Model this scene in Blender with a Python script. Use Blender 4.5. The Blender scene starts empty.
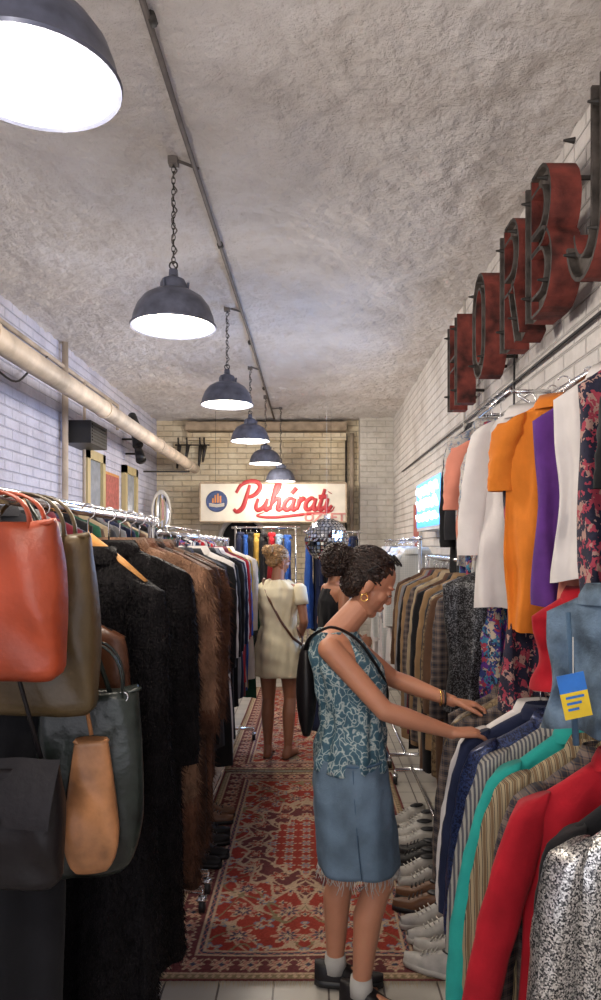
import bpy, math, random
import numpy as np
from mathutils import Vector, Matrix, noise
random.seed(7)
R=math.radians
scene=bpy.context.scene
scene.view_settings.view_transform='Standard'
scene.view_settings.exposure=-.28
# ---------------------------------------------------------------- materials
def nodes_of(name):
    m=bpy.data.materials.new(name); m.use_nodes=True
    nt=m.node_tree; b=nt.nodes['Principled BSDF']
    return m,nt,b
def c4(c): return (c[0],c[1],c[2],1)
def mul(c,f): return tuple(max(0,min(1,x*f)) for x in c[:3])
def add_bump(nt,b,scale,strength,dist=.005,vec=None,detail=4):
    n=nt.nodes.new('ShaderNodeTexNoise'); n.inputs['Scale'].default_value=scale; n.inputs['Detail'].default_value=detail
    if vec: nt.links.new(vec,n.inputs['Vector'])
    bp=nt.nodes.new('ShaderNodeBump'); bp.inputs['Strength'].default_value=strength; bp.inputs['Distance'].default_value=dist
    nt.links.new(n.outputs['Fac'],bp.inputs['Height']); nt.links.new(bp.outputs['Normal'],b.inputs['Normal'])
    return bp
def ramp(nt,stops,interp='LINEAR'):
    r=nt.nodes.new('ShaderNodeValToRGB'); r.color_ramp.interpolation=interp
    els=r.color_ramp.elements
    while len(els)>1: els.remove(els[-1])
    els[0].position=stops[0][0]; els[0].color=c4(stops[0][1])
    for p,c in stops[1:]:
        e=els.new(p); e.color=c4(c)
    return r
def M(name,col,rough=.85,metal=0,var=.2,nscale=12,bump=.25,bscale=150,dist=.003,sheen=0,spec=.5):
    m,nt,b=nodes_of(name)
    tc=nt.nodes.new('ShaderNodeTexCoord'); v=tc.outputs['Object']
    n=nt.nodes.new('ShaderNodeTexNoise'); n.inputs['Scale'].default_value=nscale; n.inputs['Detail'].default_value=5
    nt.links.new(v,n.inputs['Vector'])
    r=ramp(nt,[(.3,mul(col,1-var)),(.7,mul(col,1+var))]); nt.links.new(n.outputs['Fac'],r.inputs['Fac'])
    nt.links.new(r.outputs['Color'],b.inputs['Base Color'])
    b.inputs['Roughness'].default_value=rough; b.inputs['Metallic'].default_value=metal
    b.inputs['Specular IOR Level'].default_value=spec
    if sheen: b.inputs['Sheen Weight'].default_value=sheen
    if bump: add_bump(nt,b,bscale,bump,dist,v)
    return m
def emis(name,col,st):
    m,nt,b=nodes_of(name)
    b.inputs['Base Color'].default_value=c4(col); b.inputs['Emission Color'].default_value=c4(col); b.inputs['Emission Strength'].default_value=st
    return m
def pattern(name,kind,cols,scale=20,rough=.85,metal=0):
    m,nt,b=nodes_of(name)
    tc=nt.nodes.new('ShaderNodeTexCoord'); v=tc.outputs['Object']
    b.inputs['Roughness'].default_value=rough; b.inputs['Metallic'].default_value=metal
    n=len(cols); st=[(i/n,c) for i,c in enumerate(cols)]
    if kind=='floral':
        a=nt.nodes.new('ShaderNodeTexNoise'); a.inputs['Scale'].default_value=scale; a.inputs['Detail'].default_value=2
        nt.links.new(v,a.inputs['Vector'])
        vo=nt.nodes.new('ShaderNodeTexVoronoi'); vo.inputs['Scale'].default_value=scale
        mx=nt.nodes.new('ShaderNodeMix'); mx.data_type='VECTOR'; mx.inputs['Factor'].default_value=.08
        nt.links.new(v,mx.inputs['A']); nt.links.new(a.outputs['Color'],mx.inputs['B']); nt.links.new(mx.outputs['Result'],vo.inputs['Vector'])
        s=nt.nodes.new('ShaderNodeSeparateColor'); nt.links.new(vo.outputs['Color'],s.inputs['Color'])
        r=ramp(nt,st,'CONSTANT'); nt.links.new(s.outputs['Red'],r.inputs['Fac']); nt.links.new(r.outputs['Color'],b.inputs['Base Color'])
    elif kind in('stripe','plaid'):
        w=nt.nodes.new('ShaderNodeTexWave'); w.inputs['Scale'].default_value=scale; w.inputs['Distortion'].default_value=.6
        w.bands_direction='X' if kind=='stripe' else 'Z'
        nt.links.new(v,w.inputs['Vector']); r=ramp(nt,st,'CONSTANT'); nt.links.new(w.outputs['Fac'],r.inputs['Fac'])
        out=r.outputs['Color']
        if kind=='plaid':
            w2=nt.nodes.new('ShaderNodeTexWave'); w2.inputs['Scale'].default_value=scale; w2.bands_direction='X'
            nt.links.new(v,w2.inputs['Vector']); r2=ramp(nt,st,'CONSTANT'); nt.links.new(w2.outputs['Fac'],r2.inputs['Fac'])
            mx=nt.nodes.new('ShaderNodeMix'); mx.data_type='RGBA'; mx.inputs['Factor'].default_value=.5
            nt.links.new(out,mx.inputs['A']); nt.links.new(r2.outputs['Color'],mx.inputs['B']); out=mx.outputs['Result']
        nt.links.new(out,b.inputs['Base Color']); add_bump(nt,b,200,.2,.002,v)
    elif kind=='sequin':
        vo=nt.nodes.new('ShaderNodeTexVoronoi'); vo.inputs['Scale'].default_value=scale; nt.links.new(v,vo.inputs['Vector'])
        s=nt.nodes.new('ShaderNodeSeparateColor'); nt.links.new(vo.outputs['Color'],s.inputs['Color'])
        r=ramp(nt,st); nt.links.new(s.outputs['Green'],r.inputs['Fac']); nt.links.new(r.outputs['Color'],b.inputs['Base Color'])
        bp=nt.nodes.new('ShaderNodeBump'); bp.inputs['Strength'].default_value=1; bp.inputs['Distance'].default_value=.006
        nt.links.new(s.outputs['Blue'],bp.inputs['Height']); nt.links.new(bp.outputs['Normal'],b.inputs['Normal'])
    return m
def brick(name,c1,c2,axis,mortar=.012,bump=.6,nz=6,stain=(.4,.36,.3),mdark=.9):
    m,nt,b=nodes_of(name)
    tc=nt.nodes.new('ShaderNodeTexCoord'); s=nt.nodes.new('ShaderNodeSeparateXYZ'); cb=nt.nodes.new('ShaderNodeCombineXYZ')
    nt.links.new(tc.outputs['Object'],s.inputs[0]); nt.links.new(s.outputs[axis],cb.inputs[0]); nt.links.new(s.outputs['Z'],cb.inputs[1])
    br=nt.nodes.new('ShaderNodeTexBrick'); nt.links.new(cb.outputs[0],br.inputs['Vector'])
    br.inputs['Scale'].default_value=1; br.inputs['Brick Width'].default_value=.26; br.inputs['Row Height'].default_value=.078
    br.inputs['Mortar Size'].default_value=mortar; br.inputs['Mortar Smooth'].default_value=1
    br.inputs['Color1'].default_value=c4(c1); br.inputs['Color2'].default_value=c4(c2); br.inputs['Mortar'].default_value=c4(mul(c1,mdark))
    n=nt.nodes.new('ShaderNodeTexNoise'); n.inputs['Scale'].default_value=2.2; n.inputs['Detail'].default_value=9; n.inputs['Roughness'].default_value=.7
    nt.links.new(tc.outputs['Object'],n.inputs['Vector'])
    r=ramp(nt,[(.42,(1,1,1)),(.72,stain)]); nt.links.new(n.outputs['Fac'],r.inputs['Fac'])
    mx=nt.nodes.new('ShaderNodeMix'); mx.data_type='RGBA'; mx.blend_type='MULTIPLY'; mx.inputs['Factor'].default_value=.6
    nt.links.new(br.outputs['Color'],mx.inputs['A']); nt.links.new(r.outputs['Color'],mx.inputs['B']); nt.links.new(mx.outputs['Result'],b.inputs['Base Color'])
    n2=nt.nodes.new('ShaderNodeTexNoise'); n2.inputs['Scale'].default_value=14; n2.inputs['Detail'].default_value=6; nt.links.new(tc.outputs['Object'],n2.inputs['Vector'])
    ma=nt.nodes.new('ShaderNodeMath'); ma.operation='MULTIPLY_ADD'; ma.inputs[1].default_value=-.7
    nt.links.new(br.outputs['Fac'],ma.inputs[0]); nt.links.new(n2.outputs['Fac'],ma.inputs[2])
    bp=nt.nodes.new('ShaderNodeBump'); bp.inputs['Strength'].default_value=bump; bp.inputs['Distance'].default_value=.018
    nt.links.new(ma.outputs[0],bp.inputs['Height']); nt.links.new(bp.outputs['Normal'],b.inputs['Normal'])
    b.inputs['Roughness'].default_value=.8
    return m
# ---------------------------------------------------------------- mesh builder
class MB:
    def __init__(s): s.v=[]; s.f=[]; s.m=[]; s.mats=[]; s.flat=set()
    def mi(s,mat):
        if mat not in s.mats: s.mats.append(mat)
        return s.mats.index(mat)
    def add(s,vs,fs,mat):
        o=len(s.v); i=s.mi(mat)
        s.v.extend([tuple(map(float,p)) for p in vs])
        for f in fs: s.f.append(tuple(k+o for k in f)); s.m.append(i)
    def box(s,a,b,mat,rot=None,c=None):
        vs=[(x,y,z) for x in(a[0],b[0]) for y in(a[1],b[1]) for z in(a[2],b[2])]
        if rot is not None:
            cc=Vector([(a[i]+b[i])/2 for i in range(3)]) if c is None else Vector(c)
            vs=[tuple(rot@(Vector(p)-cc)+cc) for p in vs]
        s.add(vs,[(0,1,3,2),(4,6,7,5),(0,4,5,1),(2,3,7,6),(0,2,6,4),(1,5,7,3)],mat)
    def grid(s,P,mat,closed_u=True,cap0=False,cap1=False):
        n,k=len(P),len(P[0]); vs=[p for row in P for p in row]; fs=[]
        for i in range(n-1):
            for j in range(k if closed_u else k-1):
                a=i*k+j; b=i*k+(j+1)%k; fs.append((a,b,b+k,a+k))
        if cap0: fs.append(tuple(range(k))[::-1])
        if cap1: fs.append(tuple((n-1)*k+j for j in range(k)))
        s.add(vs,fs,mat)
    def tube(s,pts,r,mat,seg=8,caps=True,flat=1.0,up=None):
        pts=[Vector(p) for p in pts]; n=len(pts)
        if not hasattr(r,'__len__'): r=[r]*n
        rows=[]; prev=None
        for i,p in enumerate(pts):
            t=(pts[min(i+1,n-1)]-pts[max(i-1,0)]); t=t.normalized() if t.length>1e-9 else Vector((0,0,1))
            if prev is None:
                u=Vector(up) if up else (Vector((0,0,1)) if abs(t.z)<.9 else Vector((1,0,0)))
            else: u=prev
            a=(u-t*u.dot(t)).normalized(); b=t.cross(a); prev=a
            rows.append([p+a*(math.cos(q)*r[i]*flat)+b*(math.sin(q)*r[i]) for q in [2*math.pi*j/seg for j in range(seg)]])
        s.grid(rows,mat,True,caps,caps)
    def ell(s,c,r,mat,rot=None,seg=20,rings=12):
        rows=[]
        for i in range(rings+1):
            ph=math.pi*(i+.0)/rings; ph=min(max(ph,.02),math.pi-.02)
            row=[]
            for j in range(seg):
                th=2*math.pi*j/seg
                p=Vector((r[0]*math.sin(ph)*math.cos(th),r[1]*math.sin(ph)*math.sin(th),-r[2]*math.cos(ph)))
                if rot is not None: p=rot@p
                row.append(p+Vector(c))
            rows.append(row)
        s.grid(rows,mat,True,True,True)
    def caps(s,p0,p1,r0,r1,mat,seg=16):
        p0=Vector(p0);p1=Vector(p1); t=(p1-p0); L=t.length; t.normalize()
        pts=[];rr=[]
        for k in range(5,0,-1):
            a=math.pi/2*k/5; pts.append(p0-t*math.sin(a)*r0); rr.append(max(r0*math.cos(a),r0*.04))
        pts+= [p0+t*L*k/4 for k in range(5)]; rr+=[r0+(r1-r0)*k/4 for k in range(5)]
        for k in range(1,6):
            a=math.pi/2*k/5; pts.append(p1+t*math.sin(a)*r1); rr.append(max(r1*math.cos(a),r1*.04))
        s.tube(pts,rr,mat,seg)
    def lathe(s,prof,c,mat,seg=40,cap=False):
        rows=[[(c[0]+r*math.cos(2*math.pi*j/seg),c[1]+r*math.sin(2*math.pi*j/seg),c[2]+z) for j in range(seg)] for r,z in prof]
        s.grid(rows,mat,True,cap,cap)
    def torus(s,c,R1,r,mat,rot=Matrix.Identity(3),seg=20,ring=6,sx=1,sy=1):
        rows=[]
        for i in range(seg+1):
            a=2*math.pi*i/seg; row=[]
            for j in range(ring):
                b=2*math.pi*j/ring
                p=Vector(((R1+r*math.cos(b))*math.cos(a)*sx,(R1+r*math.cos(b))*math.sin(a)*sy,r*math.sin(b)))
                row.append(rot@p+Vector(c))
            rows.append(row)
        s.grid(rows,mat)
    def xform(s,Mx,start=0):
        for i in range(start,len(s.v)): s.v[i]=tuple(Mx@Vector(s.v[i]))
    def text(s,txt,size,ext,mat,Mx,shear=0,offset=0,align='CENTER',bevel=0):
        cu=bpy.data.curves.new('t','FONT'); cu.body=txt; cu.size=size; cu.extrude=ext; cu.shear=shear; cu.offset=offset; cu.align_x=align; cu.align_y='CENTER'; cu.bevel_depth=bevel
        ob=bpy.data.objects.new('t',cu); scene.collection.objects.link(ob)
        bpy.context.view_layer.update()
        me=bpy.data.meshes.new_from_object(ob.evaluated_get(bpy.context.evaluated_depsgraph_get()))
        s.add([Mx@v.co for v in me.vertices],[tuple(p.vertices) for p in me.polygons],mat)
        bpy.data.objects.remove(ob); bpy.data.curves.remove(cu)
    def build(s,name,smooth=True,parent=None,autosmooth=None):
        V=np.array(s.v); c=(V.min(0)+V.max(0))/2
        me=bpy.data.meshes.new(name); me.from_pydata((V-c).tolist(),[],s.f)
        for m in s.mats: me.materials.append(m)
        me.polygons.foreach_set('material_index',s.m)
        me.polygons.foreach_set('use_smooth',[smooth]*len(s.f)); me.update()
        ob=bpy.data.objects.new(name,me); ob.location=c.tolist(); scene.collection.objects.link(ob)
        if autosmooth:
            try: me.set_sharp_from_angle(angle=R(autosmooth))
            except Exception: pass
        if parent: ob.parent=parent
        return ob
def remesh(ob,vox,smooth=4):
    m=ob.modifiers.new('r','REMESH'); m.mode='VOXEL'; m.voxel_size=vox; m.use_smooth_shade=True
    k=ob.modifiers.new('s','SMOOTH'); k.factor=.5; k.iterations=smooth
    bpy.context.view_layer.update()
    me=bpy.data.meshes.new_from_object(ob.evaluated_get(bpy.context.evaluated_depsgraph_get()))
    ob.modifiers.clear(); mats=[x for x in ob.data.materials]; ob.data=me
    if not me.materials:
        for x in mats: me.materials.append(x)
    me.polygons.foreach_set('use_smooth',[True]*len(me.polygons))
    return ob
def crom(P,n=6):
    P=[Vector(p) for p in P]; out=[]
    Q=[P[0]*2-P[1]]+P+[P[-1]*2-P[-2]]
    for i in range(1,len(Q)-2):
        for k in range(n):
            t=k/n; a,b,c,d=Q[i-1],Q[i],Q[i+1],Q[i+2]
            out.append(.5*((2*b)+(c-a)*t+(2*a-5*b+4*c-d)*t*t+(3*b-a-3*c+d)*t**3))
    out.append(P[-1]); return out
# ---------------------------------------------------------------- common materials
chrome=M('chrome',(.75,.76,.78),.22,1,.05,bump=0)
iron=M('dark_iron',(.06,.055,.05),.6,.6,.3,bump=.3)
blackp=M('black_plastic',(.012,.012,.014),.45,0,.2,bump=0)
wood=M('hanger_wood',(.60,.28,.08),.5,0,.2,30)
whitep=M('white_paint',(.66,.63,.58),.6,0,.1,8,.3,40)
# ---------------------------------------------------------------- room
XL,XR,YB,YF,ZC=-2.2,1.12,10.2,-1.6,3.42
lw=brick('brick_white_cool',(.58,.58,.70),(.64,.63,.73),'Y',.009,.8,stain=(.45,.43,.46),mdark=.93)
rw=brick('brick_white_warm',(.70,.67,.65),(.74,.71,.68),'Y',.009,.9,stain=(.50,.45,.42),mdark=.93)
bw=brick('brick_cream',(.80,.71,.54),(.74,.64,.46),'X',.008,.9,stain=(.48,.34,.2),mdark=.80)
b=MB(); b.box((XL-.15,YF,0),(XL,YB+.15,ZC+.1),lw); b.build('wall_left',False)
b=MB(); b.box((XR,YF,0),(XR+.15,YB+.15,ZC+.1),rw); b.build('wall_right',False)
b=MB(); b.box((XL,YB,0),(XR,YB+.15,ZC+.1),bw); b.build('wall_back',False)
m,nt,bs=nodes_of('rough_plaster')
tc=nt.nodes.new('ShaderNodeTexCoord'); n=nt.nodes.new('ShaderNodeTexNoise'); n.inputs['Scale'].default_value=1.1; n.inputs['Detail'].default_value=11; n.inputs['Roughness'].default_value=.66
nt.links.new(tc.outputs['Object'],n.inputs['Vector'])
r=ramp(nt,[(.30,(.54,.48,.44)),(.47,(.72,.67,.64)),(.62,(.80,.76,.75))]); nt.links.new(n.outputs['Fac'],r.inputs['Fac']); nt.links.new(r.outputs['Color'],bs.inputs['Base Color'])
n2=nt.nodes.new('ShaderNodeTexNoise'); n2.inputs['Scale'].default_value=17; n2.inputs['Detail'].default_value=7; n2.inputs['Roughness'].default_value=.64
nt.links.new(tc.outputs['Object'],n2.inputs['Vector'])
bp=nt.nodes.new('ShaderNodeBump'); bp.inputs['Strength'].default_value=1; bp.inputs['Distance'].default_value=.06
nt.links.new(n2.outputs['Fac'],bp.inputs['Height']); nt.links.new(bp.outputs['Normal'],bs.inputs['Normal']); bs.inputs['Roughness'].default_value=.75
plaster=m
b=MB(); nx,ny=140,480; rows=[]
for j in range(ny+1):
    y=YF+(YB-YF)*j/ny; row=[]
    for i in range(nx+1):
        x=XL+(XR-XL)*i/nx
        z=ZC-.035+ .022*noise.noise(Vector((x*4,y*4,0)))+.018*noise.noise(Vector((x*11,y*11,3)))+.010*noise.noise(Vector((x*22,y*22,9)))
        row.append((x,y,z))
    rows.append(row)
b.grid(rows,plaster,False)
b.box((XL,YF,ZC+.02),(XR,YB,ZC+.1),plaster)
b.build('ceiling')
m,nt,bs=nodes_of('white_tiles')
tc=nt.nodes.new('ShaderNodeTexCoord'); br=nt.nodes.new('ShaderNodeTexBrick'); br.offset=0; nt.links.new(tc.outputs['Object'],br.inputs['Vector'])
br.inputs['Scale'].default_value=1; br.inputs['Brick Width'].default_value=.2; br.inputs['Row Height'].default_value=.2; br.inputs['Mortar Size'].default_value=.004
br.inputs['Color1'].default_value=(.50,.46,.40,1); br.inputs['Color2'].default_value=(.43,.40,.35,1); br.inputs['Mortar'].default_value=(.10,.08,.07,1)
nt.links.new(br.outputs['Color'],bs.inputs['Base Color']); bs.inputs['Roughness'].default_value=.3
b=MB(); b.box((XL,YF,-.1),(XR,YB,0),m); b.build('floor',False)
# ---------------------------------------------------------------- rugs
def rug(name,x0,x1,y0,y1,seed):
    W=x1-x0; L=y1-y0; st=.0055
    nx=int(W/st); ny=int(L/st)
    X,Y=np.meshgrid(np.linspace(0,W,nx+1),np.linspace(0,L,ny+1))
    cx=X-W/2; cy=Y-L/2
    red=np.array((.27,.04,.028)); cream=np.array((.43,.31,.21)); navy=np.array((.05,.05,.08)); blue=np.array((.17,.19,.24)); pink=np.array((.38,.15,.12)); drk=np.array((.13,.04,.04)); olive=np.array((.21,.16,.09))
    C=np.tile(red,(ny+1,nx+1,1))
    def paint(mask,col): C[mask]=col
    ax=np.abs(cx)
    v1=np.abs(np.sin(ax*15+1.6*np.sin(cy*9))*np.cos(cy*12+1.2*np.sin(ax*13)))
    paint(v1<.085,cream)
    v2=np.abs(np.sin(ax*9-1.3*np.cos(cy*13)+1)*np.cos(cy*7+np.sin(ax*19)))
    paint(v2<.05,olive)
    def flower(px,py,per,Rr,ph,cols,npet=6,ox=0,oy=0):
        u=(px+ox)%per-per/2; w=(py+oy)%per-per/2
        rr=np.hypot(u,w); th=np.arctan2(w,u)
        for k,(f,col) in enumerate(cols):
            paint((rr<Rr*f*(.72+.28*np.cos(npet*th+ph)))&sel,col)
    sel=np.ones_like(X,bool)
    flower(ax,cy,.20,.070,0,[(1,cream),(.82,pink),(.55,navy),(.3,cream)],8,.03,.02)
    flower(ax,cy,.20,.05,0,[(1,blue),(.75,cream),(.4,red)],5,.13,.12)
    flower(ax,cy,.10,.020,0,[(1,cream),(.5,navy)],4,.05,.0)
    rm=np.hypot(cx/.34,cy/.60); th=np.arctan2(cy/.60,cx/.34)
    e=1+.09*np.cos(16*th)
    sel=rm<e; paint(sel,cream); sel=rm<e*.95; paint(sel,drk)
    sel2=sel&(np.abs(np.sin(ax*22+1.4*np.sin(cy*16))*np.cos(cy*18+1.2*np.sin(ax*20)))<.13); paint(sel2,cream)
    flower(ax,cy,.13,.05,0,[(1,cream),(.8,red),(.4,cream)],6,.065,.065)
    sel=rm<e*.62; paint(sel,cream); sel=rm<e*.57; paint(sel,red)
    flower(ax,cy,.09,.040,0,[(1,cream),(.7,blue),(.4,pink)],6,.045,.045)
    d=np.minimum(np.minimum(X,W-X),np.minimum(Y,L-Y))
    along=np.where(np.minimum(X,W-X)<np.minimum(Y,L-Y),Y,X)
    sel=d<.20; paint(sel,cream); sel=d<.192; paint(sel,navy); sel=d<.172; paint(sel,cream)
    z=np.abs(d-.182-.006*np.sin(along*120))<.003; paint(z,pink)
    sel=d<.165; paint(sel,drk)
    u=(along%.11)-.055; w=d-.105; rr=np.hypot(u,w); th=np.arctan2(w,u)
    for f,col in [(1,cream),(.8,pink),(.5,cream),(.3,navy)]:
        paint((rr<.047*f*(.75+.25*np.cos(8*th)))&(d<.165)&(d>.045),col)
    paint((np.abs(d-.105-.035*np.sin(along*2*math.pi/.11+1.57))<.004)&(d<.165),cream)
    sel=d<.05; paint(sel,cream); sel=d<.044; paint(sel,olive)
    paint((np.abs(d-.03)+np.abs((along%.03)-.015)<.011)&(d<.044),cream)
    sel=d<.014; paint(sel,drk)
    rng=np.random.default_rng(seed); C=C*(.8+.4*rng.random((ny+1,nx+1,1)))
    wob=1+.12*np.sin(X*7+Y*3)*np.sin(Y*5)
    C=np.clip(C*wob[...,None],0,1)
    Z=.008+.003*np.sin(X*9+seed)*np.sin(Y*6)+.0015*rng.random(X.shape)
    V=np.stack([X+x0,Y+y0,Z],-1).reshape(-1,3)
    k=nx+1; I=(np.arange(ny)[:,None]*k+np.arange(nx)[None,:]).ravel()
    F=np.stack([I,I+1,I+k+1,I+k],-1)
    me=bpy.data.meshes.new(name); nv=len(V)
    vl=V.tolist(); fl=F.tolist()
    for q in range(int(W/.008)):
        x=x0+q*.008; o=len(vl)
        l=.03+.02*random.random(); dx=random.uniform(-.012,.012)
        vl+= [(x,y0,.008),(x+.004,y0,.008),(x+dx+.002,y0-l,.003)]; fl.append([o,o+1,o+2])
    me.from_pydata(vl,[],fl)
    a=me.color_attributes.new('Col','FLOAT_COLOR','POINT')
    cc=np.ones((len(vl),4)); cc[:nv,:3]=C.reshape(-1,3); cc[nv:,:3]=(.5,.42,.3)
    a.data.foreach_set('color',cc.ravel())
    m,nt,bs=nodes_of('persian_weave'); at=nt.nodes.new('ShaderNodeAttribute'); at.attribute_name='Col'
    nt.links.new(at.outputs['Color'],bs.inputs['Base Color']); bs.inputs['Roughness'].default_value=.95; bs.inputs['Specular IOR Level'].default_value=.1
    me.materials.append(m)
    ob=bpy.data.objects.new(name,me); scene.collection.objects.link(ob)
rug('persian_rug',-.62,.56,2.64,5.1,1)
rug('persian_rug',-.64,.60,5.14,8.2,2)
# ---------------------------------------------------------------- pendant lamps
lampm=M('lamp_enamel',(.11,.12,.17),.35,.35,.3,20,.1,60)
lampin=M('lamp_inner_white',(.8,.78,.72),.4,0,.05,bump=0)
glow=emis('lamp_glass',(1,.95,.84),7)
cord=M('cord',(.15,.13,.12),.7,.3)
def lamp(y,LX=-.63,LZ=2.65,en=46):
    b=MB(); c=(LX,y,LZ)
    b.lathe([(.183,.004),(.194,0),(.197,.008),(.188,.022),(.182,.05),(.165,.095),(.135,.135),(.095,.16),(.062,.168),(.060,.20),(.052,.218),(.03,.228),(.022,.235),(.02,.265),(.002,.27)],c,lampm)
    b.lathe([(.183,.004),(.176,.04),(.15,.09),(.1,.12),(.002,.13)],c,lampin)
    b.lathe([(.002,.0),(.08,.004),(.14,.012),(.165,.022)],c,glow)
    for k in range(3):
        a=k*2.1; b.tube([(c[0]+.064*math.cos(a),y+.064*math.sin(a),LZ+.165),(c[0]+.068*math.cos(a),y+.068*math.sin(a),LZ+.205)],.006,lampm,6)
    b.torus((LX,y,LZ+.285),.018,.004,iron,Matrix.Rotation(R(90),3,'X'),14,5)
    z=LZ+.31; k=0
    while z<ZC-.06:
        b.torus((LX,y,z),.008,.0022,iron,Matrix.Rotation(R(90*(k%2)),3,'Z')@Matrix.Rotation(R(90),3,'X'),12,5,1,1.9)
        z+=.026; k+=1
    pts=[(LX+.012*math.cos(t*.9)+.004,y+.012*math.sin(t*.9),LZ+.26+(ZC-.03-LZ-.26)*t/40) for t in range(41)]
    b.tube(pts,.0035,cord,6)
    b.box((LX-.022,y-.022,ZC-.07),(LX+.022,y+.022,ZC),cord)
    b.tube([(LX+.02,y,ZC-.05),(-.53,y+.06,ZC-.055)],.008,cord,6)
    ob=b.build('pendant_lamp',True,None,40)
    ld=bpy.data.lights.new('bulb','POINT'); ld.energy=en; ld.color=(1,.90,.77); ld.shadow_soft_size=.10
    lo=bpy.data.objects.new('bulb',ld); scene.collection.objects.link(lo); lo.parent=ob
    lo.location=Vector((LX,y,LZ-.15))-ob.location
lamp(-.3); lamp(1.63); lamp(3.30,-.635,2.605); lamp(5.34,-.63,2.65,50); lamp(7.1,-.61,2.64,50); lamp(8.5,-.55,2.58,50); lamp(9.15,-.40,2.43,16)
b=MB(); b.tube([(-.545,YF,ZC-.06),(-.545,3,ZC-.065),(-.52,6,ZC-.06),(-.52,9.9,ZC-.06)],.012,cord,8)
for y in (0.6,2.4,4.2,6.2,8.0): b.tube([(-.535,y-.02,ZC-.06),(-.535,y+.02,ZC-.06)],.018,iron,8)
b.build('ceiling_conduit')
# ---------------------------------------------------------------- left wall services
pipem=M('pipe_paint',(.50,.41,.32),.6,0,.35,4,.4,25,.01)
b=MB(); b.tube([(-1.62,YF,2.70),(-1.62,4,2.67),(-1.62,9.95,2.68)],.066,pipem,20)
for y in (1.5,3.6,5.6,7.6,9.4):
    b.tube([(-1.62,y-.02,2.675),(-1.62,y+.02,2.675)],.074,pipem,20)
for y in (3.6,9.4): b.box((XL,y-.012,2.575),(-1.60,y+.012,2.595),iron)
b.build('heating_pipe',True,None,40)
b=MB()
b.tube([(-2.16,YF,3.17),(-2.16,8.0,3.17),(-2.16,8.0,2.9)],.018,pipem,8)
b.tube([(-2.16,YF,3.02),(-2.16,6.2,3.02)],.010,pipem,8)
b.tube([(-2.15,6.27,ZC-.02),(-2.15,6.27,.3)],.028,pipem,10)
b.tube([(-2.15,6.8,3.17),(-2.15,6.8,1.0)],.014,pipem,8)
b.tube(crom([(-2.15,4.2,3.17),(-2.12,4.45,2.9),(-2.13,5.1,2.78),(-2.15,5.5,2.95),(-2.16,5.9,3.17)]),.008,blackp,8)
b.build('wall_pipes')
doorm=M('door_yellowed',(.50,.40,.20),.5,0,.15,5)
glassd=M('door_glass',(.30,.33,.38),.2)
for i,(y0,y1) in enumerate([(6.9,7.5),(8.3,8.9)]):
    b=MB(); x=XL+.002
    b.box((x,y0,.02),(x+.05,y0+.09,2.55),doorm); b.box((x,y1-.09,.02),(x+.05,y1,2.55),doorm); b.box((x,y0,2.46),(x+.05,y1,2.55),doorm); b.box((x,y0,1.0),(x+.05,y1,1.1),doorm)
    b.box((x,y0+.05,.02),(x+.025,y1-.05,1.05),doorm); b.box((x,y0+.05,1.05),(x+.02,y1-.05,2.5),glassd)
    b.tube([(x+.05,y0+.05,1.15),(x+.09,y0+.05,1.15),(x+.09,y0+.15,1.15)],.01,chrome,8)
    b.build('door_%d'%(i+1),False)
b=MB(); b.box((XL,6.35,2.52),(XL+.25,6.85,2.72),blackp)
for k in range(6): b.box((XL+.25,6.38,2.545+k*.028),(XL+.258,6.82,2.557+k*.028),iron)
b.build('wall_speaker',False)
b=MB()
for (y,z) in ((8.2,3.05),(8.35,2.85),(8.5,2.7)):
    b.tube([(XL,y,z),(XL+.15,y,z)],.012,iron,8); b.tube([(XL+.15,y,z+.05),(XL+.2,y-.08,z-.08)],[.045,.06],blackp,12)
    b.torus((XL+.2,y-.08,z-.08),.055,.008,iron,Matrix.Rotation(R(60),3,'X'),14,6)
b.build('spotlight_bracket')
b=MB(); redp=M('poster_red',(.40,.1,.08),.6,0,.4,30)
b.box((XL+.002,7.55,1.95),(XL+.03,8.1,2.40),wood); b.box((XL+.03,7.58,1.98),(XL+.034,8.07,2.37),redp); b.build('framed_picture',False)
mir=M('mirror_glass',(.8,.82,.85),.03,1,.02,bump=0)
b=MB(); rt=Matrix.Rotation(R(90),3,'X')
b.torus((-1.95,9.3,2.05),.13,.016,whitep,rt,36,8,.9,2.0); b.ell((-1.95,9.3,2.05),(.115,.008,.25),mir)
b.tube([(-1.95,9.32,1.8),(-1.95,9.34,.03)],.015,iron,8); b.lathe([(.002,.02),(.16,.02),(.16,0)],(-1.95,9.34,.001),iron,24); b.build('standing_mirror')
# ---------------------------------------------------------------- back wall stuff
beamm=M('old_beam',(.36,.28,.20),.8,0,.3,9,.6,30,.01)
b=MB(); b.box((-1.75,YB-.25,3.22),(.48,YB,3.33),beamm); b.box((-1.75,YB-.12,3.1),(.48,YB,3.2),bw); b.build('ceiling_beam',False)
b=MB(); b.box((.66,YB-.3,0),(XR,YB,ZC-.02),brick('brick_col',(.68,.65,.60),(.70,.67,.63),'X',.008)); b.build('wall_pilaster',False)
b=MB(); b.tube([(.56,YB-.06,0),(.56,YB-.06,3.2)],.03,pipem,10); b.tube([(.48,YB-.05,0),(.48,YB-.05,3.2)],.014,iron,8); b.build('drain_pipe')
b=MB()
for k,x in enumerate((-1.86,-1.74,-1.56,-1.50)):
    b.tube([(x,YB,3.02),(x,YB-.18,3.04),(x,YB-.2,3.12)],.012,iron,8); b.tube([(x,YB-.1,3.02),(x-.03,YB-.12,2.70+.09*(k%2))],[.03,.014],iron,8)
b.tube([(-1.92,YB-.1,3.03),(-1.44,YB-.1,3.03)],.010,iron,8)
b.build('iron_coat_hooks')
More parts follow.
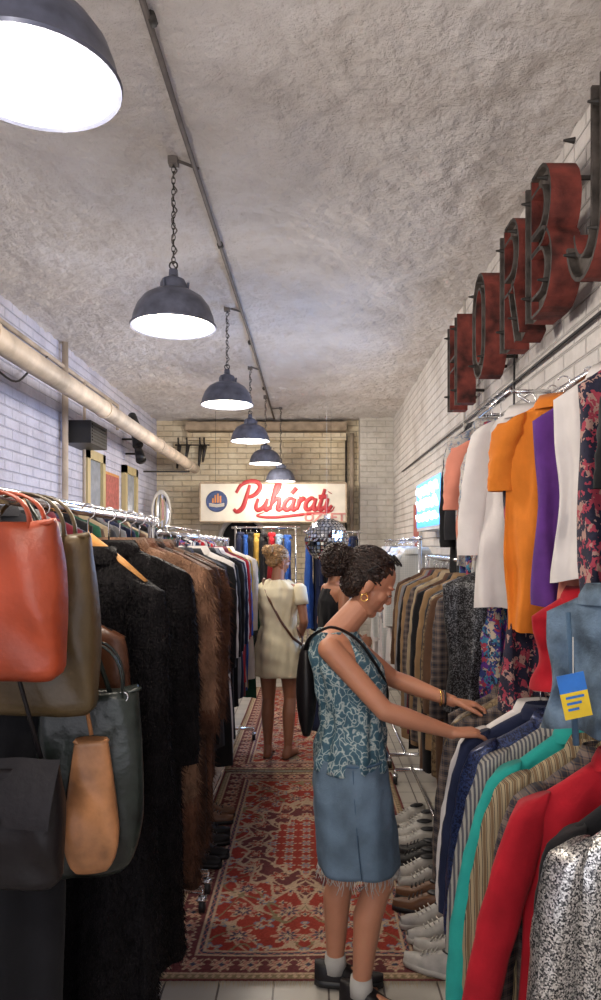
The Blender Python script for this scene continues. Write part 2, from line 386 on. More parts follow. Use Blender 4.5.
dark=M('painted_doorway_shade',(.01,.009,.012),.9,0,.2,bump=0)  # flat arched panel on the wall; doorway's inner shade painted as near-black colour
b=MB(); prof=[(-.3,0),(-.3,1.72)]+[(.3*math.cos(a),1.72+.3*math.sin(a)) for a in [math.pi-math.pi*k/16 for k in range(1,16)]]+[(.3,1.72),(.3,0)]
cx=-.98
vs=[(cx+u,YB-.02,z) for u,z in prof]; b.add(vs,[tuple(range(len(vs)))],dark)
b.tube([(cx+u*1.05,YB-.03,z+.0) for u,z in prof],.035,whitep,8)
b.build('door_3')
signw=M('sign_white',(.64,.59,.50),.45,0,.10,6,.1); signr=M('sign_red',(.32,.010,.014),.5,0,.1); signb=M('sign_blue',(.04,.07,.18),.4,0,.2); signp=M('sign_pink',(.50,.20,.18),.5); signo=M('sign_orange',(.65,.25,.07),.5)
b=MB(); sy=9.45; z0,z1=1.93,2.44; x0,x1=-1.47,.45
b.box((x0,sy,z0),(x1,sy+.05,z1),signw)
for (p,q) in (((x0,z0),(x1,z0)),((x0,z1),(x1,z1)),((x0,z0),(x0,z1)),((x1,z0),(x1,z1))): b.tube([(p[0],sy,p[1]),(q[0],sy,q[1])],.012,beamm,6)
rx=Matrix.Rotation(R(90),4,'X')
A_=[[(.78,.8),(.4,1.02),(.03,.65),(.08,.15),(.38,0),(.7,.35),(.82,1)],[(.82,1),(.75,.3),(.92,0),(1.2,.25)]]
S=[(0,[[(.55,2.2),(.48,1.1),(.35,.2),(-.05,-.15),(-.4,.1)],[(-.5,1.5),(-.2,2.2),(.5,2.5),(1.2,2.4),(1.5,1.95),(1.25,1.4),(.75,1.15),(.5,1.3)]]),
 (1.55,[[(0,1),(-.05,.3),(.2,0),(.6,.2),(.78,.6),(.82,1)],[(.82,1),(.77,.3),(.95,0),(1.25,.3)]]),
 (2.8,[[(0,.9),(.35,1.8),(.3,2.35),(.1,2.1),(.02,1),(0,0)],[(0,.4),(.3,.9),(.6,.95),(.66,.5),(.64,.1),(.85,0),(1.1,.25)]]),
 (3.95,A_+[[(.4,1.4),(.75,1.9)]]),
 (5.1,[[(.0,1),(.1,.9),(.05,0)],[(.05,.5),(.3,.95),(.6,.9)]]),(5.8,A_),
 (6.95,[[(.25,1.8),(.12,.3),(.3,0),(.55,.25)],[(-.15,1.1),(.6,1.15)]]),
 (7.65,[[(0,1),(-.02,.25),(.18,0),(.5,.35)],[(.05,1.45),(.07,1.5)]])]
U=.150; sx0=-.97; sz0=2.085
for ox,strokes in S:
    for st in strokes:
        P=crom([(p[0],p[1],0) for p in st],6) if len(st)>2 else [Vector((p[0],p[1],0)) for p in st]
        n=len(P)
        pts=[(sx0+(p.x+ox+.22*p.y)*U,sy-.006,sz0+p.y*U+ (p.x+ox)*.0008) for p in P]
        rr=[.031*(.6+.4*math.sin(math.pi*(k+.5)/n)) if n>2 else .030 for k in range(n)]
        b.tube(pts,rr,signr,8,True,.25,(0,1,0))
b.tube([(p.x,sy-.006,p.y) for p in crom([(.30,2.13,0),(.22,2.06,0),(-.1,2.03,0),(-.5,1.99,0),(-.72,2.01,0),(-.62,2.06,0)],6)],[.004+.016*math.sin(math.pi*k/30) for k in range(31)],signr,8,True,.25,(0,1,0))
b.text('ÜZLET',.15,.004,signp,Matrix.Translation((.17,sy-.006,1.985))@rx@Matrix.Scale(1.25,4,(1,0,0)),0,.004)
b.torus((-1.25,sy-.004,2.2),.13,.012,signb,rt,32,6); b.lathe([(.002,0),(.12,0)],(0,0,0),signb,32)
st=len(b.v)-64
b.xform(Matrix.Translation((-1.25,sy-.004,2.2))@rx,st)
for k in range(3): b.tube([(-1.35,sy-.008,2.14+k*.015),(-1.25,sy-.008,2.125+k*.015),(-1.15,sy-.008,2.14+k*.015)],.006,signw,6)
for k,h in enumerate((.06,.1,.12,.09)): b.box((-1.31+k*.033,sy-.012,2.18),(-1.29+k*.033,sy-.004,2.18+h),signo)
b.tube([(x0+.2,sy+.03,z1),(x0+.2,sy+.03,ZC-.02)],.002,iron,6); b.tube([(x1-.2,sy+.03,z1),(x1-.2,sy+.03,ZC-.02)],.002,iron,6)
b.build('shop_sign_board',False)
# disco ball
b=MB(); c=Vector((.135,6.6,1.665)); rr=.2; nr=18
tile=M('mirror_tile',(.62,.64,.68),.05,1,.4,30,bump=0); grout=M('ball_core',(.015,.015,.015),.6)
b.ell(c,(rr*.985,)*3,grout,None,28,18)
for i in range(1,nr):
    ph=math.pi*i/nr; k=max(4,int(2*nr*math.sin(ph)))
    for j in range(k):
        th=2*math.pi*(j+.5*(i%2))/k; nn=Vector((math.sin(ph)*math.cos(th),math.sin(ph)*math.sin(th),math.cos(ph)))
        e1=Vector((-math.sin(th),math.cos(th),0)); e2=nn.cross(e1); w=math.pi*rr/nr*.40; p=c+nn*rr
        jt=Vector((random.uniform(-1,1),random.uniform(-1,1),random.uniform(-1,1)))*.0018
        b.add([p-e1*w-e2*w+jt,p+e1*w-e2*w-jt,p+e1*w+e2*w+jt,p-e1*w+e2*w-jt],[(0,1,2,3)],tile)
b.tube([c+Vector((0,0,rr)),(c.x,c.y,ZC-.02)],.0010,whitep,6); b.lathe([(.03,0),(.03,.03),(.002,.035)],(c.x,c.y,c.z+rr-.005),chrome,16); b.build('disco_ball',False)
# light box projecting from right wall
lb=emis('lightbox_face',(.06,.38,1),1.5); lbb=emis('lightbox_letters',(.75,.93,1),4)
b=MB(); xf=.955; ya,yb=5.30,6.55; za,zb=1.74,2.18
b.box((xf,ya,za),(XR,yb,zb),whitep); b.box((xf-.006,ya+.03,za+.03),(xf,yb-.03,zb-.03),lb)
b.box((xf+.01,ya-.005,za+.02),(XR-.01,ya,zb-.02),lb)
for k,(zz,am) in enumerate(((2.07,.035),(1.96,.035),(1.85,.025))):
    b.tube([(xf-.015,yb-.12-.06*q,zz+am*math.sin(q*1.7+k)) for q in range(18)],.017,lbb,6)
for zz in (2.08,1.96,1.85): b.tube([(xf+.03,ya-.010,zz),(xf+.08,ya-.010,zz+.02),(xf+.13,ya-.010,zz)],.014,lbb,6)
ob=b.build('illuminated_sign',False)
ld=bpy.data.lights.new('sign_light','AREA'); ld.energy=34; ld.color=(.35,.55,1); ld.shape='RECTANGLE'; ld.size=.42; ld.size_y=1.1
lo=bpy.data.objects.new('sign_tube',ld); scene.collection.objects.link(lo); lo.rotation_euler=(0,R(90),0); lo.parent=ob; lo.location=(-.14,0,0)
b=MB(); b.box((XR-.03,7.3,1.5),(XR,7.75,2.1),whitep); b.box((XR-.035,7.35,1.55),(XR-.03,7.7,2.05),redp); b.build('wall_poster',False)
b=MB(); b.tube([(XR-.02,YF,2.48),(XR-.02,5.0,2.50),(XR-.02,8.8,2.52)],.008,blackp,6); b.tube([(XR-.02,5.2,ZC-.02),(XR-.02,5.2,2.3)],.01,whitep,6); b.tube([(XR-.02,3.9,2.9),(XR-.025,3.92,2.0)],.006,blackp,6); b.build('wall_cable')
# ---------------------------------------------------------------- channel letters
rust=M('rusted_red',(.17,.035,.026),.75,.1,.85,9,.6,50,.006)
letface=M('letter_face_dark',(.10,.085,.075),.6,.3,.6,18,.4,40); letrim=M('letter_rim',(.05,.04,.035),.6,.5,.6,25,.3,60)
def sweep(b,path,w,D,closed=False):
    path=[Vector((p[0],p[1])) for p in path]; n=len(path)
    pr=[(-w/2,0),(-w/2,D),(-w/2+.014,D),(-w/2+.014,D-.03),(w/2-.014,D-.03),(w/2-.014,D),(w/2,D),(w/2,0)]
    rows=[]
    for i,p in enumerate(path):
        if closed: a=path[i-1]; c=path[(i+1)%n]
        else: a=path[max(i-1,0)]; c=path[min(i+1,n-1)]
        t1=(p-a) if (p-a).length>1e-6 else (c-p); t2=(c-p) if (c-p).length>1e-6 else (p-a)
        t1=t1.normalized(); t2=t2.normalized(); n1=Vector((-t1.y,t1.x)); n2=Vector((-t2.y,t2.x)); nn=(n1+n2); nn.normalize(); k=1/max(.45,nn.dot(n1))
        rows.append([(p.x+nn.x*o*k,p.y+nn.y*o*k,d) for o,d in pr])
    if closed: rows.append(rows[0])
    strips=[(0,1,rust),(1,2,letrim),(2,3,letface),(3,4,letface),(4,5,letface),(5,6,letrim),(6,7,rust),(7,0,letface)]
    for a_,c_,mt in strips:
        b.grid([[r[a_],r[c_]] for r in rows],mt,False)
    if not closed:
        for r in (rows[0],rows[-1]): b.add(r,[(0,1,2,3,4,5,6,7)],rust)
def arc(cx,cy,rx,ry,a0,a1,n=14): return [(cx+rx*math.cos(R(a0+(a1-a0)*k/n)),cy+ry*math.sin(R(a0+(a1-a0)*k/n))) for k in range(n+1)]
LET={
 'H':[([(-.14,-.3),(-.14,.3)],0),([(.14,-.3),(.14,.3)],0),([(-.09,0),(.09,0)],0)],
 'O':[(arc(0,.09,.13,.17,0,180,10)+arc(0,-.09,.13,.17,180,360,10),1)],
 'R':[([(-.14,-.3),(-.14,.3)],0),([(-.09,.26),(.02,.26)]+arc(.02,.13,.12,.13,90,-90,10)+[(-.09,0)],0),([(.03,-.02),(.15,-.3)],0)],
 'B':[([(-.14,-.3),(-.14,.3)],0),([(-.09,.26),(.02,.26)]+arc(.02,.135,.12,.125,90,-90,10)+[(-.09,.01)],0),([(-.09,0),(.02,0)]+arc(.02,-.13,.13,.13,90,-90,10)+[(-.09,-.26)],0)],
 'J':[([(.10,.3),(.10,-.1)]+arc(-.03,-.12,.13,.16,0,-170,12),0)]}
for ch,yc,zc,s in (('H',4.78,2.81,.95),('O',4.02,2.83,.95),('R',3.40,2.84,.95),('B',2.97,2.86,.97),('J',2.45,2.84,.98)):
    b=MB()
    for path,cl in LET[ch]: sweep(b,[(p[0]*s*.92,p[1]*s) for p in path],.090,.12,bool(cl))
    off=.07
    b.xform(Matrix(((0,0,-1,XR-off),(-1,0,0,yc),(0,1,0,zc),(0,0,0,1))))
    for (u,v) in ((-.13,.22),(-.13,-.2),(.10,.22),(.10,-.2)):
        b.tube([(XR,yc-u*s,zc+v*s),(XR-off,yc-u*s,zc+v*s)],.010,iron,8)
        b.tube([(XR-off-.11,yc-u*s,zc+v*s),(XR-off-.15,yc-u*s,zc+v*s)],[.012,.004],iron,8)
    b.build('marquee_letter_'+ch.lower(),False)
# ---------------------------------------------------------------- racks
def rack(name,x,y0,y1,z,half=.26,horizontal=False):
    b=MB(); r=.014
    def P(a,t,zz): return (x+t,a,zz) if not horizontal else (a,x+t,zz)
    b.tube([P(y0-.05,0,z),P(y1+.05,0,z)],r,chrome,10)
    for y in (y0,y1):
        b.tube([P(y,0,z+.02),P(y,0,.1)],r,chrome,10)
        b.tube([P(y,-half,.10),P(y,half,.10)],r,chrome,10)
        for t in (-half,half):
            b.tube([P(y,t,.10),P(y,t,.07)],.008,chrome,8)
            if horizontal: b.tube([(y,x+t-.012,.032),(y,x+t+.012,.032)],.031,blackp,14)
            else: b.tube([(x+t-.012,y,.032),(x+t+.012,y,.032)],.031,blackp,14)
            b.box(tuple(Vector(P(y,t,.055))-Vector((.018,.018,.006))),tuple(Vector(P(y,t,.055))+Vector((.018,.018,.014))),chrome)
    b.tube([P(y0,-half*.5,.12),P(y1,-half*.5,.12)],.009,chrome,8); b.tube([P(y0,half*.5,.12),P(y1,half*.5,.12)],.009,chrome,8)
    return b.build(name)
def hook(b,x,y,ztop,zr,rot=0,woodh=False,hw=.18,drop=.06):
    ca,sa=math.cos(rot),math.sin(rot)
    pts=[(0,ztop-.01),(0,zr-.03)]+[(.022*math.sin(a)*1.0,zr-.008+.022*-math.cos(a)) for a in [k*math.pi*1.35/8 for k in range(1,9)]]
    b.tube([(x+u*ca,y+u*sa,z) for u,z in pts],.0025,chrome,5)
    up=.045 if woodh else .012
    for sg in(-1,1): b.tube([(x,y,ztop+up),(x+sg*hw*ca*.6,y+sg*hw*sa*.6,ztop-.6*drop+up*.5),(x+sg*hw*ca,y+sg*hw*sa,ztop-drop)],[.018,.014,.010] if woodh else [.010,.006,.006],wood if woodh else blackp,6)
def garment(b,mat,x,y,z,L,hw,th=.05,rot=0,sl=0,drop=.075,flare=1.,seed=0,spread=.03,neck=.075,fold=.018,N=44,Mr=22,collar=True,zr=None,seam=True,col_mat=None,fur=0,furlen=.03,hk=True,sw=.062,wh=False):
    rng=random.Random(seed); start=len(b.v); fstart=len(b.f)
    p1,p2,p3,p4=[rng.uniform(0,6.28) for _ in range(4)]; lam=rng.uniform(28,48)
    zs=[0,.2*drop,.45*drop,.75*drop,drop]+[drop+(L-drop)*(k/(Mr-5)) for k in range(1,Mr-4)]
    rows=[]
    for zz in zs:
        if zz<=drop:
            f=zz/drop; w=neck+(hw-neck)*f**1.0; t=.03+(th-.03)*f; g=0
        else:
            g=(zz-drop)/(L-drop); w=hw*(1-.07*math.sin(math.pi*min(1,g*1.3)*.8))*(1+(flare-1)*g); t=th*(1+.35*g)
        row=[]
        for j in range(N):
            a=2*math.pi*j/N; ca=math.cos(a); sa=math.sin(a)
            u=w*math.copysign(abs(ca)**.8,ca); v=t*math.copysign(abs(sa)**.8,sa)
            fd=fold*(.25+g)**.8*(1 if zz>drop*.7 else 0)
            v+=fd*(math.sin(u*lam+p1+1.2*math.sin(g*3+p2))+.5*math.sin(u*lam*2.1+p3-g*2)+.25*math.sin(g*17+u*15+p4))
            u+=fd*.4*math.sin(g*7+p3+a*2)*abs(ca)
            if seam and sa<0: v+= .016*math.exp(-(u/.012)**2)
            h=-zz+(.012*math.sin(u*20+p2)*g)
            row.append((u,v,h))
        rows.append(row)
    b.grid(rows,mat)
    if sl:
        for sg in(-1,1):
            rows=[]; q1,q2=rng.uniform(0,6),rng.uniform(0,6); n=18
            tw=rng.uniform(-.03,.03); sp=spread if sg<0 else min(spread,.0)
            for i in range(n+1):
                f=i/n; cx=sg*(hw-.035+(sp+.02)*math.sin(f*1.57)); cy=tw*f*f-.01; cz=-drop*.75-sl*f
                r=sw*(1.0-.28*f)*(.75+.25*min(1,f*5)); row=[]
                for j in range(20):
                    a=2*math.pi*j/20; wr=1+.10*math.sin(3*a+f*4+q1)+.035*math.sin(f*26+q2+2*a)+.03*math.sin(f*41+q1-3*a)
                    row.append((cx+r*math.cos(a)*wr, cy+r*.72*math.sin(a)*wr, cz+ (r*.5*(-sg)*math.cos(a) if i==0 else 0)))
                rows.append(row)
            b.grid(rows,mat,True,True,False)
    if collar:
        cm=col_mat or mat
        rows=[]
        for i in range(21):
            a=2*math.pi*i/20; cx=(neck+.004)*math.cos(a); cy=.036*math.sin(a); rows.append([(cx,cy,-.012),(cx*1.02,cy*1.15,.022),(cx*1.22,cy*1.5-.004,-.005),(cx*1.3,cy*1.6-.006,-.028)])
        b.grid(rows,cm,False)
    if fur:
        nf=len(b.f); rg=np.random.default_rng(seed); vv=np.array(b.v[start:])
        fs=[f for f in b.f[fstart:nf] if len(f)==4]
        fa=np.array(fs)-start; A=vv[fa[:,0]];B=vv[fa[:,1]];Cc=vv[fa[:,2]];D=vv[fa[:,3]]
        nrm=np.cross(B-A,D-A); ar=np.linalg.norm(nrm,axis=1)+1e-12; nrm/=ar[:,None]
        ctr=(A+B+Cc+D)/4
        out=np.stack([ctr[:,0]*.3,ctr[:,1],0*ctr[:,0]],-1); sgn=np.sign((nrm*out).sum(1)); sgn[sgn==0]=1; nrm*=sgn[:,None]
        idx=rg.choice(len(fs),fur,p=ar/ar.sum()); s_,t_=rg.random(fur),rg.random(fur)
        P=A[idx]*((1-s_)*(1-t_))[:,None]+B[idx]*(s_*(1-t_))[:,None]+Cc[idx]*(s_*t_)[:,None]+D[idx]*((1-s_)*t_)[:,None]
        d=nrm[idx]*.40+np.array((0,0,-.85))+rg.normal(0,.22,(fur,3)); d/=np.linalg.norm(d,axis=1)[:,None]
        ln=furlen*(.5+rg.random(fur))[:,None]; sd=np.cross(d,rg.normal(0,1,(fur,3))); sd/=np.linalg.norm(sd,axis=1)[:,None]
        w=.0014; V=np.stack([P-sd*w,P+sd*w,P+d*ln],1).reshape(-1,3)
        b.add(V.tolist(),[(3*i,3*i+1,3*i+2) for i in range(fur)],mat)
    Mx=Matrix.Translation((x,y,z))@Matrix.Rotation(rot,4,'Z'); b.xform(Mx,start)
    if hk and zr: hook(b,x,y,z,zr,rot,wh,min(hw*.85,.2),drop*.8)
def G(name,mat,*a,**k):
    b=MB(); garment(b,mat,*a,**k); return b.build(name)
F={}
def fab(n,c,**k):
    if n not in F: F[n]=M('fabric_'+n,c,sheen=.05,spec=.25,**k)
    return F[n]
black=fab('black',(.006,.006,.008)); char=fab('charcoal',(.025,.025,.03)); navy=fab('navy',(.010,.015,.045)); white=fab('white',(.70,.66,.64),var=.06); cream=fab('cream',(.52,.42,.28),var=.08)
red=fab('red',(.38,.008,.018)); teal=fab('teal',(.02,.33,.29),var=.1); orange=fab('orange',(.65,.19,.02),var=.1); purple=fab('purple',(.10,.03,.20)); salmon=fab('salmon',(.62,.23,.16),var=.1)
lblue=fab('lightblue',(.25,.35,.48)); brown=fab('brown',(.09,.045,.025)); tan=fab('tan',(.26,.16,.08)); maroon=fab('maroon',(.11,.01,.02)); grey=fab('grey',(.18,.18,.19)); green=fab('green',(.015,.07,.04)); mustard=fab('mustard',(.45,.27,.05)); blue=fab('blue',(.02,.08,.32)); beige=fab('beige',(.36,.28,.18))
bleather=M('brown_leather',(.09,.032,.014),.4,0,.3,10,.4,60,.004)
denim=M('denim',(.12,.18,.25),.85,0,.45,6,.6,250,.003); denimd=M('denim_dark',(.05,.10,.17),.85,0,.35,7,.5,250,.003); denimj=M('denim_washed',(.10,.15,.21),.85,0,.65,14,.8,200,.004)
floral=pattern('fabric_floral','floral',[(.03,.05,.2),(.4,.04,.07),(.04,.2,.32),(.5,.4,.3),(.12,.03,.25),(.02,.02,.05)],46)
floral2=pattern('fabric_floral_dark','floral',[(.01,.01,.03),(.015,.015,.04),(.35,.04,.07),(.01,.01,.03),(.015,.015,.04),(.4,.24,.2)],44)
floralw=pattern('fabric_floral_white','floral',[(.5,.48,.45),(.45,.42,.38),(.2,.25,.34),(.5,.48,.45),(.33,.26,.26)],60)
stripe=pattern('fabric_stripe','stripe',[(.34,.27,.16),(.04,.03,.03),(.34,.27,.16),(.16,.10,.05)],16)
pin=pattern('fabric_pinstripe','stripe',[(.36,.34,.30),(.08,.08,.10)],28)
plaid=pattern('fabric_plaid','plaid',[(.015,.015,.025),(.12,.08,.05),(.02,.02,.04),(.16,.12,.10)],9)
plaidw=pattern('fabric_check','plaid',[(.6,.6,.58),(.38,.43,.43),(.62,.62,.6)],12)
silver=pattern('silver_sequins','sequin',[(.03,.03,.035),(.10,.10,.105),(.40,.39,.37),(.85,.83,.80)],300,.3,.85)
bseq=pattern('black_sequins','sequin',[(.003,.003,.004),(.005,.005,.006),(.01,.01,.012),(.015,.015,.017),(.15,.15,.16)],240,.4,.3)
nseq=pattern('navy_sequins','sequin',[(.005,.008,.025),(.01,.015,.05),(.03,.05,.15)],240,.4,.4)
gseq=pattern('gold_brocade','sequin',[(.04,.025,.015),(.13,.08,.04),(.24,.17,.09)],90,.5,.3)
blackfur=M('black_fur',(.005,.004,.005),.6,0,.4,30,.8,120,.01,spec=.12); brownfur=M('brown_fur',(.10,.042,.024),.7,0,.6,10,.8,120,.01,spec=.2); tanfur=M('tan_fur',(.24,.13,.08),.7,0,.5,10,.8,120,.01,spec=.2); dkfur=M('dark_brown_fur',(.04,.018,.011),.65,0,.5,14,.8,120,.01,spec=.2)
# left rack 1
rack('fur_coat_rack',-.70,1.20,3.15,1.71,.22)
zr=1.71; zt=1.61
G('long_black_coat',black,-.82,1.76,1.50,1.40,.22,.06,R(4),.6,seed=1,zr=zr)
G('brown_leather_jacket',bleather,-.70,1.86,1.44,.50,.21,.045,R(6),.42,seed=2,zr=zr,sw=.05,fold=.025)
G('black_fur_coat',blackfur,-.640,2.06,zt-.03,1.36,.21,.075,R(-14),.62,seed=3,zr=zr,fur=30000,furlen=.022,flare=1.05,sw=.075,spread=.02,wh=True,drop=.10)
G('black_shaggy_coat',blackfur,-.635,2.25,zt-.01,1.30,.23,.07,R(4),.62,seed=33,zr=zr,fur=20000,furlen=.026,flare=1.08,sw=.08,spread=.02)
G('tan_fur_coat',tanfur,-.64,2.40,zt,.85,.26,.06,R(10),.5,seed=4,zr=zr,fur=18000,furlen=.034,sw=.085)
G('brown_fur_coat',brownfur,-.635,2.53,zt,1.2,.255,.065,R(-4),.6,seed=5,zr=zr,fur=18000,furlen=.036,sw=.088)
G('dark_fur_coat',dkfur,-.64,2.67,zt,1.15,.255,.06,R(3),.6,seed=6,zr=zr,fur=14000,furlen=.034,sw=.08)
G('long_brown_fur_coat',brownfur,-.64,2.82,zt-.01,1.15,.265,.065,R(-3),.6,seed=7,zr=zr,fur=16000,furlen=.034,sw=.085)
G('brown_wool_coat',brown,-.66,2.96,zt,1.1,.255,.05,R(3),.6,seed=8,zr=zr)
G('short_dark_fur',dkfur,-.67,3.07,zt,1.0,.255,.05,R(-3),.58,seed=9,zr=zr,fur=8000)
# left rack 2
rack('jacket_rack',-.70,3.32,5.95,1.66,.22)
seq=[black,black,char,navy,black,char,white,black,lblue,black,cream,grey,navy,white,red,maroon,cream,blue,mustard,white,green,black,red,lblue]
nm=['black_parka','black_blazer','charcoal_coat','navy_jacket','black_coat','grey_coat','long_white_shirt','black_shirt','light_blue_shirt','dark_cardigan','cream_cardigan','grey_sweater','dark_navy_blazer','white_tunic','scarlet_dress','maroon_coat','ivory_blouse','blue_shirt','mustard_sweater','white_dress','green_coat','black_dress','scarlet_jacket','light_blue_dress']
for i,(mt,n_) in enumerate(zip(seq,nm)):
    G(n_,mt,-.70+random.uniform(-.01,.03),3.42+i*.106,1.575+random.uniform(-.01,.01),random.uniform(.9,1.15),random.uniform(.23,.26),.038,R(random.uniform(-7,7)),.55,seed=20+i,zr=1.66,N=32,Mr=16,sw=.05)
def mass(name,x,y0,y1,z,zr,mats,step=.1,hw=.22,L=(.8,1.1),seed=0,sl=.5,horizontal=False):
    rg=random.Random(seed); b=MB(); k=0; y=y0
    while y<y1:
        xx,yy,ro=(x,y,0) if not horizontal else (y,x,R(90))
        garment(b,mats[k%len(mats)],xx+rg.uniform(-.02,.02),yy,z+rg.uniform(-.02,.02),rg.uniform(*L),rg.uniform(hw-.03,hw),.035,ro+R(rg.uniform(-9,9)),sl if rg.random()<.75 else 0,seed=seed+k,zr=zr,N=26,Mr=13,sw=.05)
        y+=step*rg.uniform(.8,1.2); k+=1
    return b.build(name)
rack('coat_rack_by_wall',-1.42,3.2,6.6,1.86,.22)
mass('hanging_coats',-1.42,3.3,6.5,1.77,1.86,[char,black,grey,maroon,navy,black,green,brown,beige],.12,.24,seed=100)
rack('dress_rack',-1.42,7.0,9.0,1.80,.22)
mass('hanging_dresses',-1.42,7.1,8.95,1.71,1.80,[floral,black,white,lblue,navy,cream,red],.12,.24,seed=140)
rack('shirt_rack',8.95,-.95,-.2,1.84,.22,True)
mass('hanging_shirts',8.95,-.9,-.22,1.75,1.84,[navy,blue,black,mustard,black,red,lblue,blue],.085,.2,seed=170,horizontal=True)
rack('trouser_rack',8.6,-.05,.55,1.78,.22,True)
mass('hanging_trousers',8.6,-.02,.55,1.69,1.78,[blue,navy,black,grey,black],.09,.2,seed=190,horizontal=True)
rack('blouse_rack',.78,5.2,7.6,1.66,.22)
mass('hanging_blouses',.78,5.3,7.5,1.57,1.66,[plaidw,white,white,grey,cream,floralw,white],.12,.2,seed=210)
rack('blazer_rack',.78,3.15,4.85,1.53,.22)
seq=[plaid,brown,gseq,char,tan,black,brown,beige,plaid,tan,black,maroon,grey,tan,brown]
nm=['plaid_jacket','brown_jacket','brocade_jacket','charcoal_jacket','tan_coat','black_blouson','brown_coat','beige_coat','plaid_coat','tan_blazer','black_waistcoat','maroon_jacket','grey_jacket','tan_jacket','brown_blazer']
for i,(mt,n_) in enumerate(zip(seq,nm)):
    G(n_,mt,.80,3.25+i*.105,1.44+random.uniform(-.01,.01),random.uniform(.85,1.05),random.uniform(.21,.24),.04,R(random.uniform(-7,7)),.55,seed=50+i,zr=1.53,N=32,Mr=16,sw=.05)
# right low rack
rack('low_clothes_rack',.78,1.25,2.85,1.13,.24)
zr=1.13
for (n_,mt,y,zt,L,hw,sl,ro,dr,sp) in [
 ('plaid_trousers',plaid,2.80,1.04,.72,.26,0,0,.09,.03),('gold_brocade_jacket',gseq,2.70,1.05,.7,.26,.58,4,.10,.05),
 ('dark_plaid_shirt',plaid,2.60,1.05,.75,.27,.58,-4,.10,.06),('white_shirt',white,2.49,1.05,.84,.27,.60,3,.11,.07),('navy_blazer',navy,2.39,1.06,.8,.28,.60,-3,.11,.06),
 ('navy_sequin_top',nseq,2.29,1.06,.8,.28,.6,3,.11,.07),('pinstripe_jacket',pin,2.19,1.06,.85,.27,.62,-2,.12,.08),('teal_blouse',teal,2.08,1.07,.85,.27,.72,4,.13,.12),
 ('striped_jacket',stripe,1.97,1.06,.85,.27,.62,-3,.12,.08),('patterned_shirt',plaid,1.89,1.06,.8,.26,.6,3,.12,.07),('red_dress',red,1.78,1.08,.98,.28,.78,-3,.14,.12),('dark_blouse',black,1.66,1.04,.9,.24,.5,3,.12,.03),
 ('silver_sequin_jacket',silver,1.48,1.08,.98,.29,.72,-4,.13,.05)]:
    G(n_,mt,.79,y,zt,L,hw,.042,R(ro),sl,dr,1.08,seed=int(y*100),spread=sp,zr=zr,sw=.055,fold=.024)
# right upper rail
b=MB(); b.tube([(.9,1.5,2.16),(.9,3.32,2.17)],.013,chrome,10); b.tube([(.93,3.36,2.33),(.93,4.0,2.33)],.013,chrome,10)
for y,z,x in ((1.6,2.16,.9),(2.4,2.165,.9),(3.3,2.17,.9),(3.38,2.33,.93),(3.98,2.33,.93)): b.tube([(XR,y,z),(x,y,z)],.010,chrome,8); b.tube([(XR,y,z-.12),(x+.03,y,z-.01)],.007,chrome,8)
b.build('wall_mounted_rail')
for (n_,mt,x,y,zt,L,hw,sl,ro,zr,fd) in [
 ('black_winter_coat',black,.925,3.90,2.25,.95,.17,.6,-6,2.33,.02),('black_jacket',char,.92,3.80,2.24,.8,.16,.55,-8,2.33,.02),('patterned_dress',floral,.91,3.70,2.20,1.05,.16,0,5,2.33,.02),
 ('grey_print_blouse',floralw,.90,3.60,2.22,.72,.18,.3,-10,2.33,.02),('floral_dress',floral,.91,3.47,2.18,1.15,.17,0,4,2.33,.025),
 ('salmon_blouse',salmon,.85,3.22,2.12,.50,.20,.3,-22,2.17,.02),('lace_top',floralw,.87,3.1,2.08,.72,.18,.3,-5,2.17,.02),('purple_print_dress',floral,.85,2.95,2.07,1.1,.19,0,6,2.17,.025),
 ('white_lace_blouse',white,.83,2.74,2.12,.76,.21,.50,-30,2.17,.03),('red_floral_dress',floral2,.87,2.60,2.07,1.05,.19,0,5,2.17,.025),('orange_blouse',orange,.86,2.46,2.10,.80,.2,.25,-26,2.17,.03),
 ('purple_top',purple,.90,2.33,2.08,.66,.18,0,-5,2.17,.02),('peach_dress',salmon,.93,2.25,2.07,.85,.16,0,4,2.17,.02),('white_tank_top',white,.91,2.12,2.12,.62,.19,0,-28,2.17,.03),('navy_floral_dress',floral2,.93,1.98,2.13,.72,.19,0,-24,2.17,.025),('black_top',black,.94,1.84,2.10,.70,.17,.3,5,2.17,.02),('cream_blouse',cream,.94,1.72,2.08,.55,.17,.3,-5,2.17,.02)]:
    G(n_,mt,x,y,zt,L,hw,.045,R(ro),sl,.07,1.05,seed=int(y*77),zr=zr,fold=fd)
G('black_sequin_dress',bseq,.80,2.96,1.52,.60,.26,.06,R(-10),0,seed=301,hk=False,fold=.03)
G('scarlet_slip_dress',red,.86,2.20,1.46,.30,.18,.05,R(-8),0,seed=305,hk=False,fold=.03)
G('denim_jacket',denimj,.74,1.72,1.49,.34,.17,.04,R(-26),0,.05,1.08,seed=302,zr=None,hk=False,fold=.03,N=64,Mr=34)
b=MB()
for q in range(5): b.tube([(.585+.075*q,1.72-.02*q-.075,1.475-.012*abs(q-2)),(.60+.07*q,1.72-.02*q-.085,1.15+.02*(q%2))],[.006,.008],denimd,6)
b.tube([(.74,1.72,1.49),(.74,1.72,1.62),(.76,1.72,1.66),(.9,1.70,2.15)],.003,chrome,6); b.build('denim_straps_on_hanger')
tb=M('tag_blue',(.02,.16,.55),.4); ty=M('tag_yellow',(.80,.55,.02),.4)
b=MB(); c0=(.57,1.56,1.29); rz=Matrix.Rotation(R(-12),3,'Y')
b.box((.538,1.565,1.285),(.598,1.568,1.325),tb,rz,c0); b.box((.538,1.565,1.228),(.598,1.568,1.285),ty,rz,c0)
for k in range(3): b.box((.548,1.563,1.272-k*.013),(.588-k*.008,1.565,1.277-k*.013),tb,rz,c0)
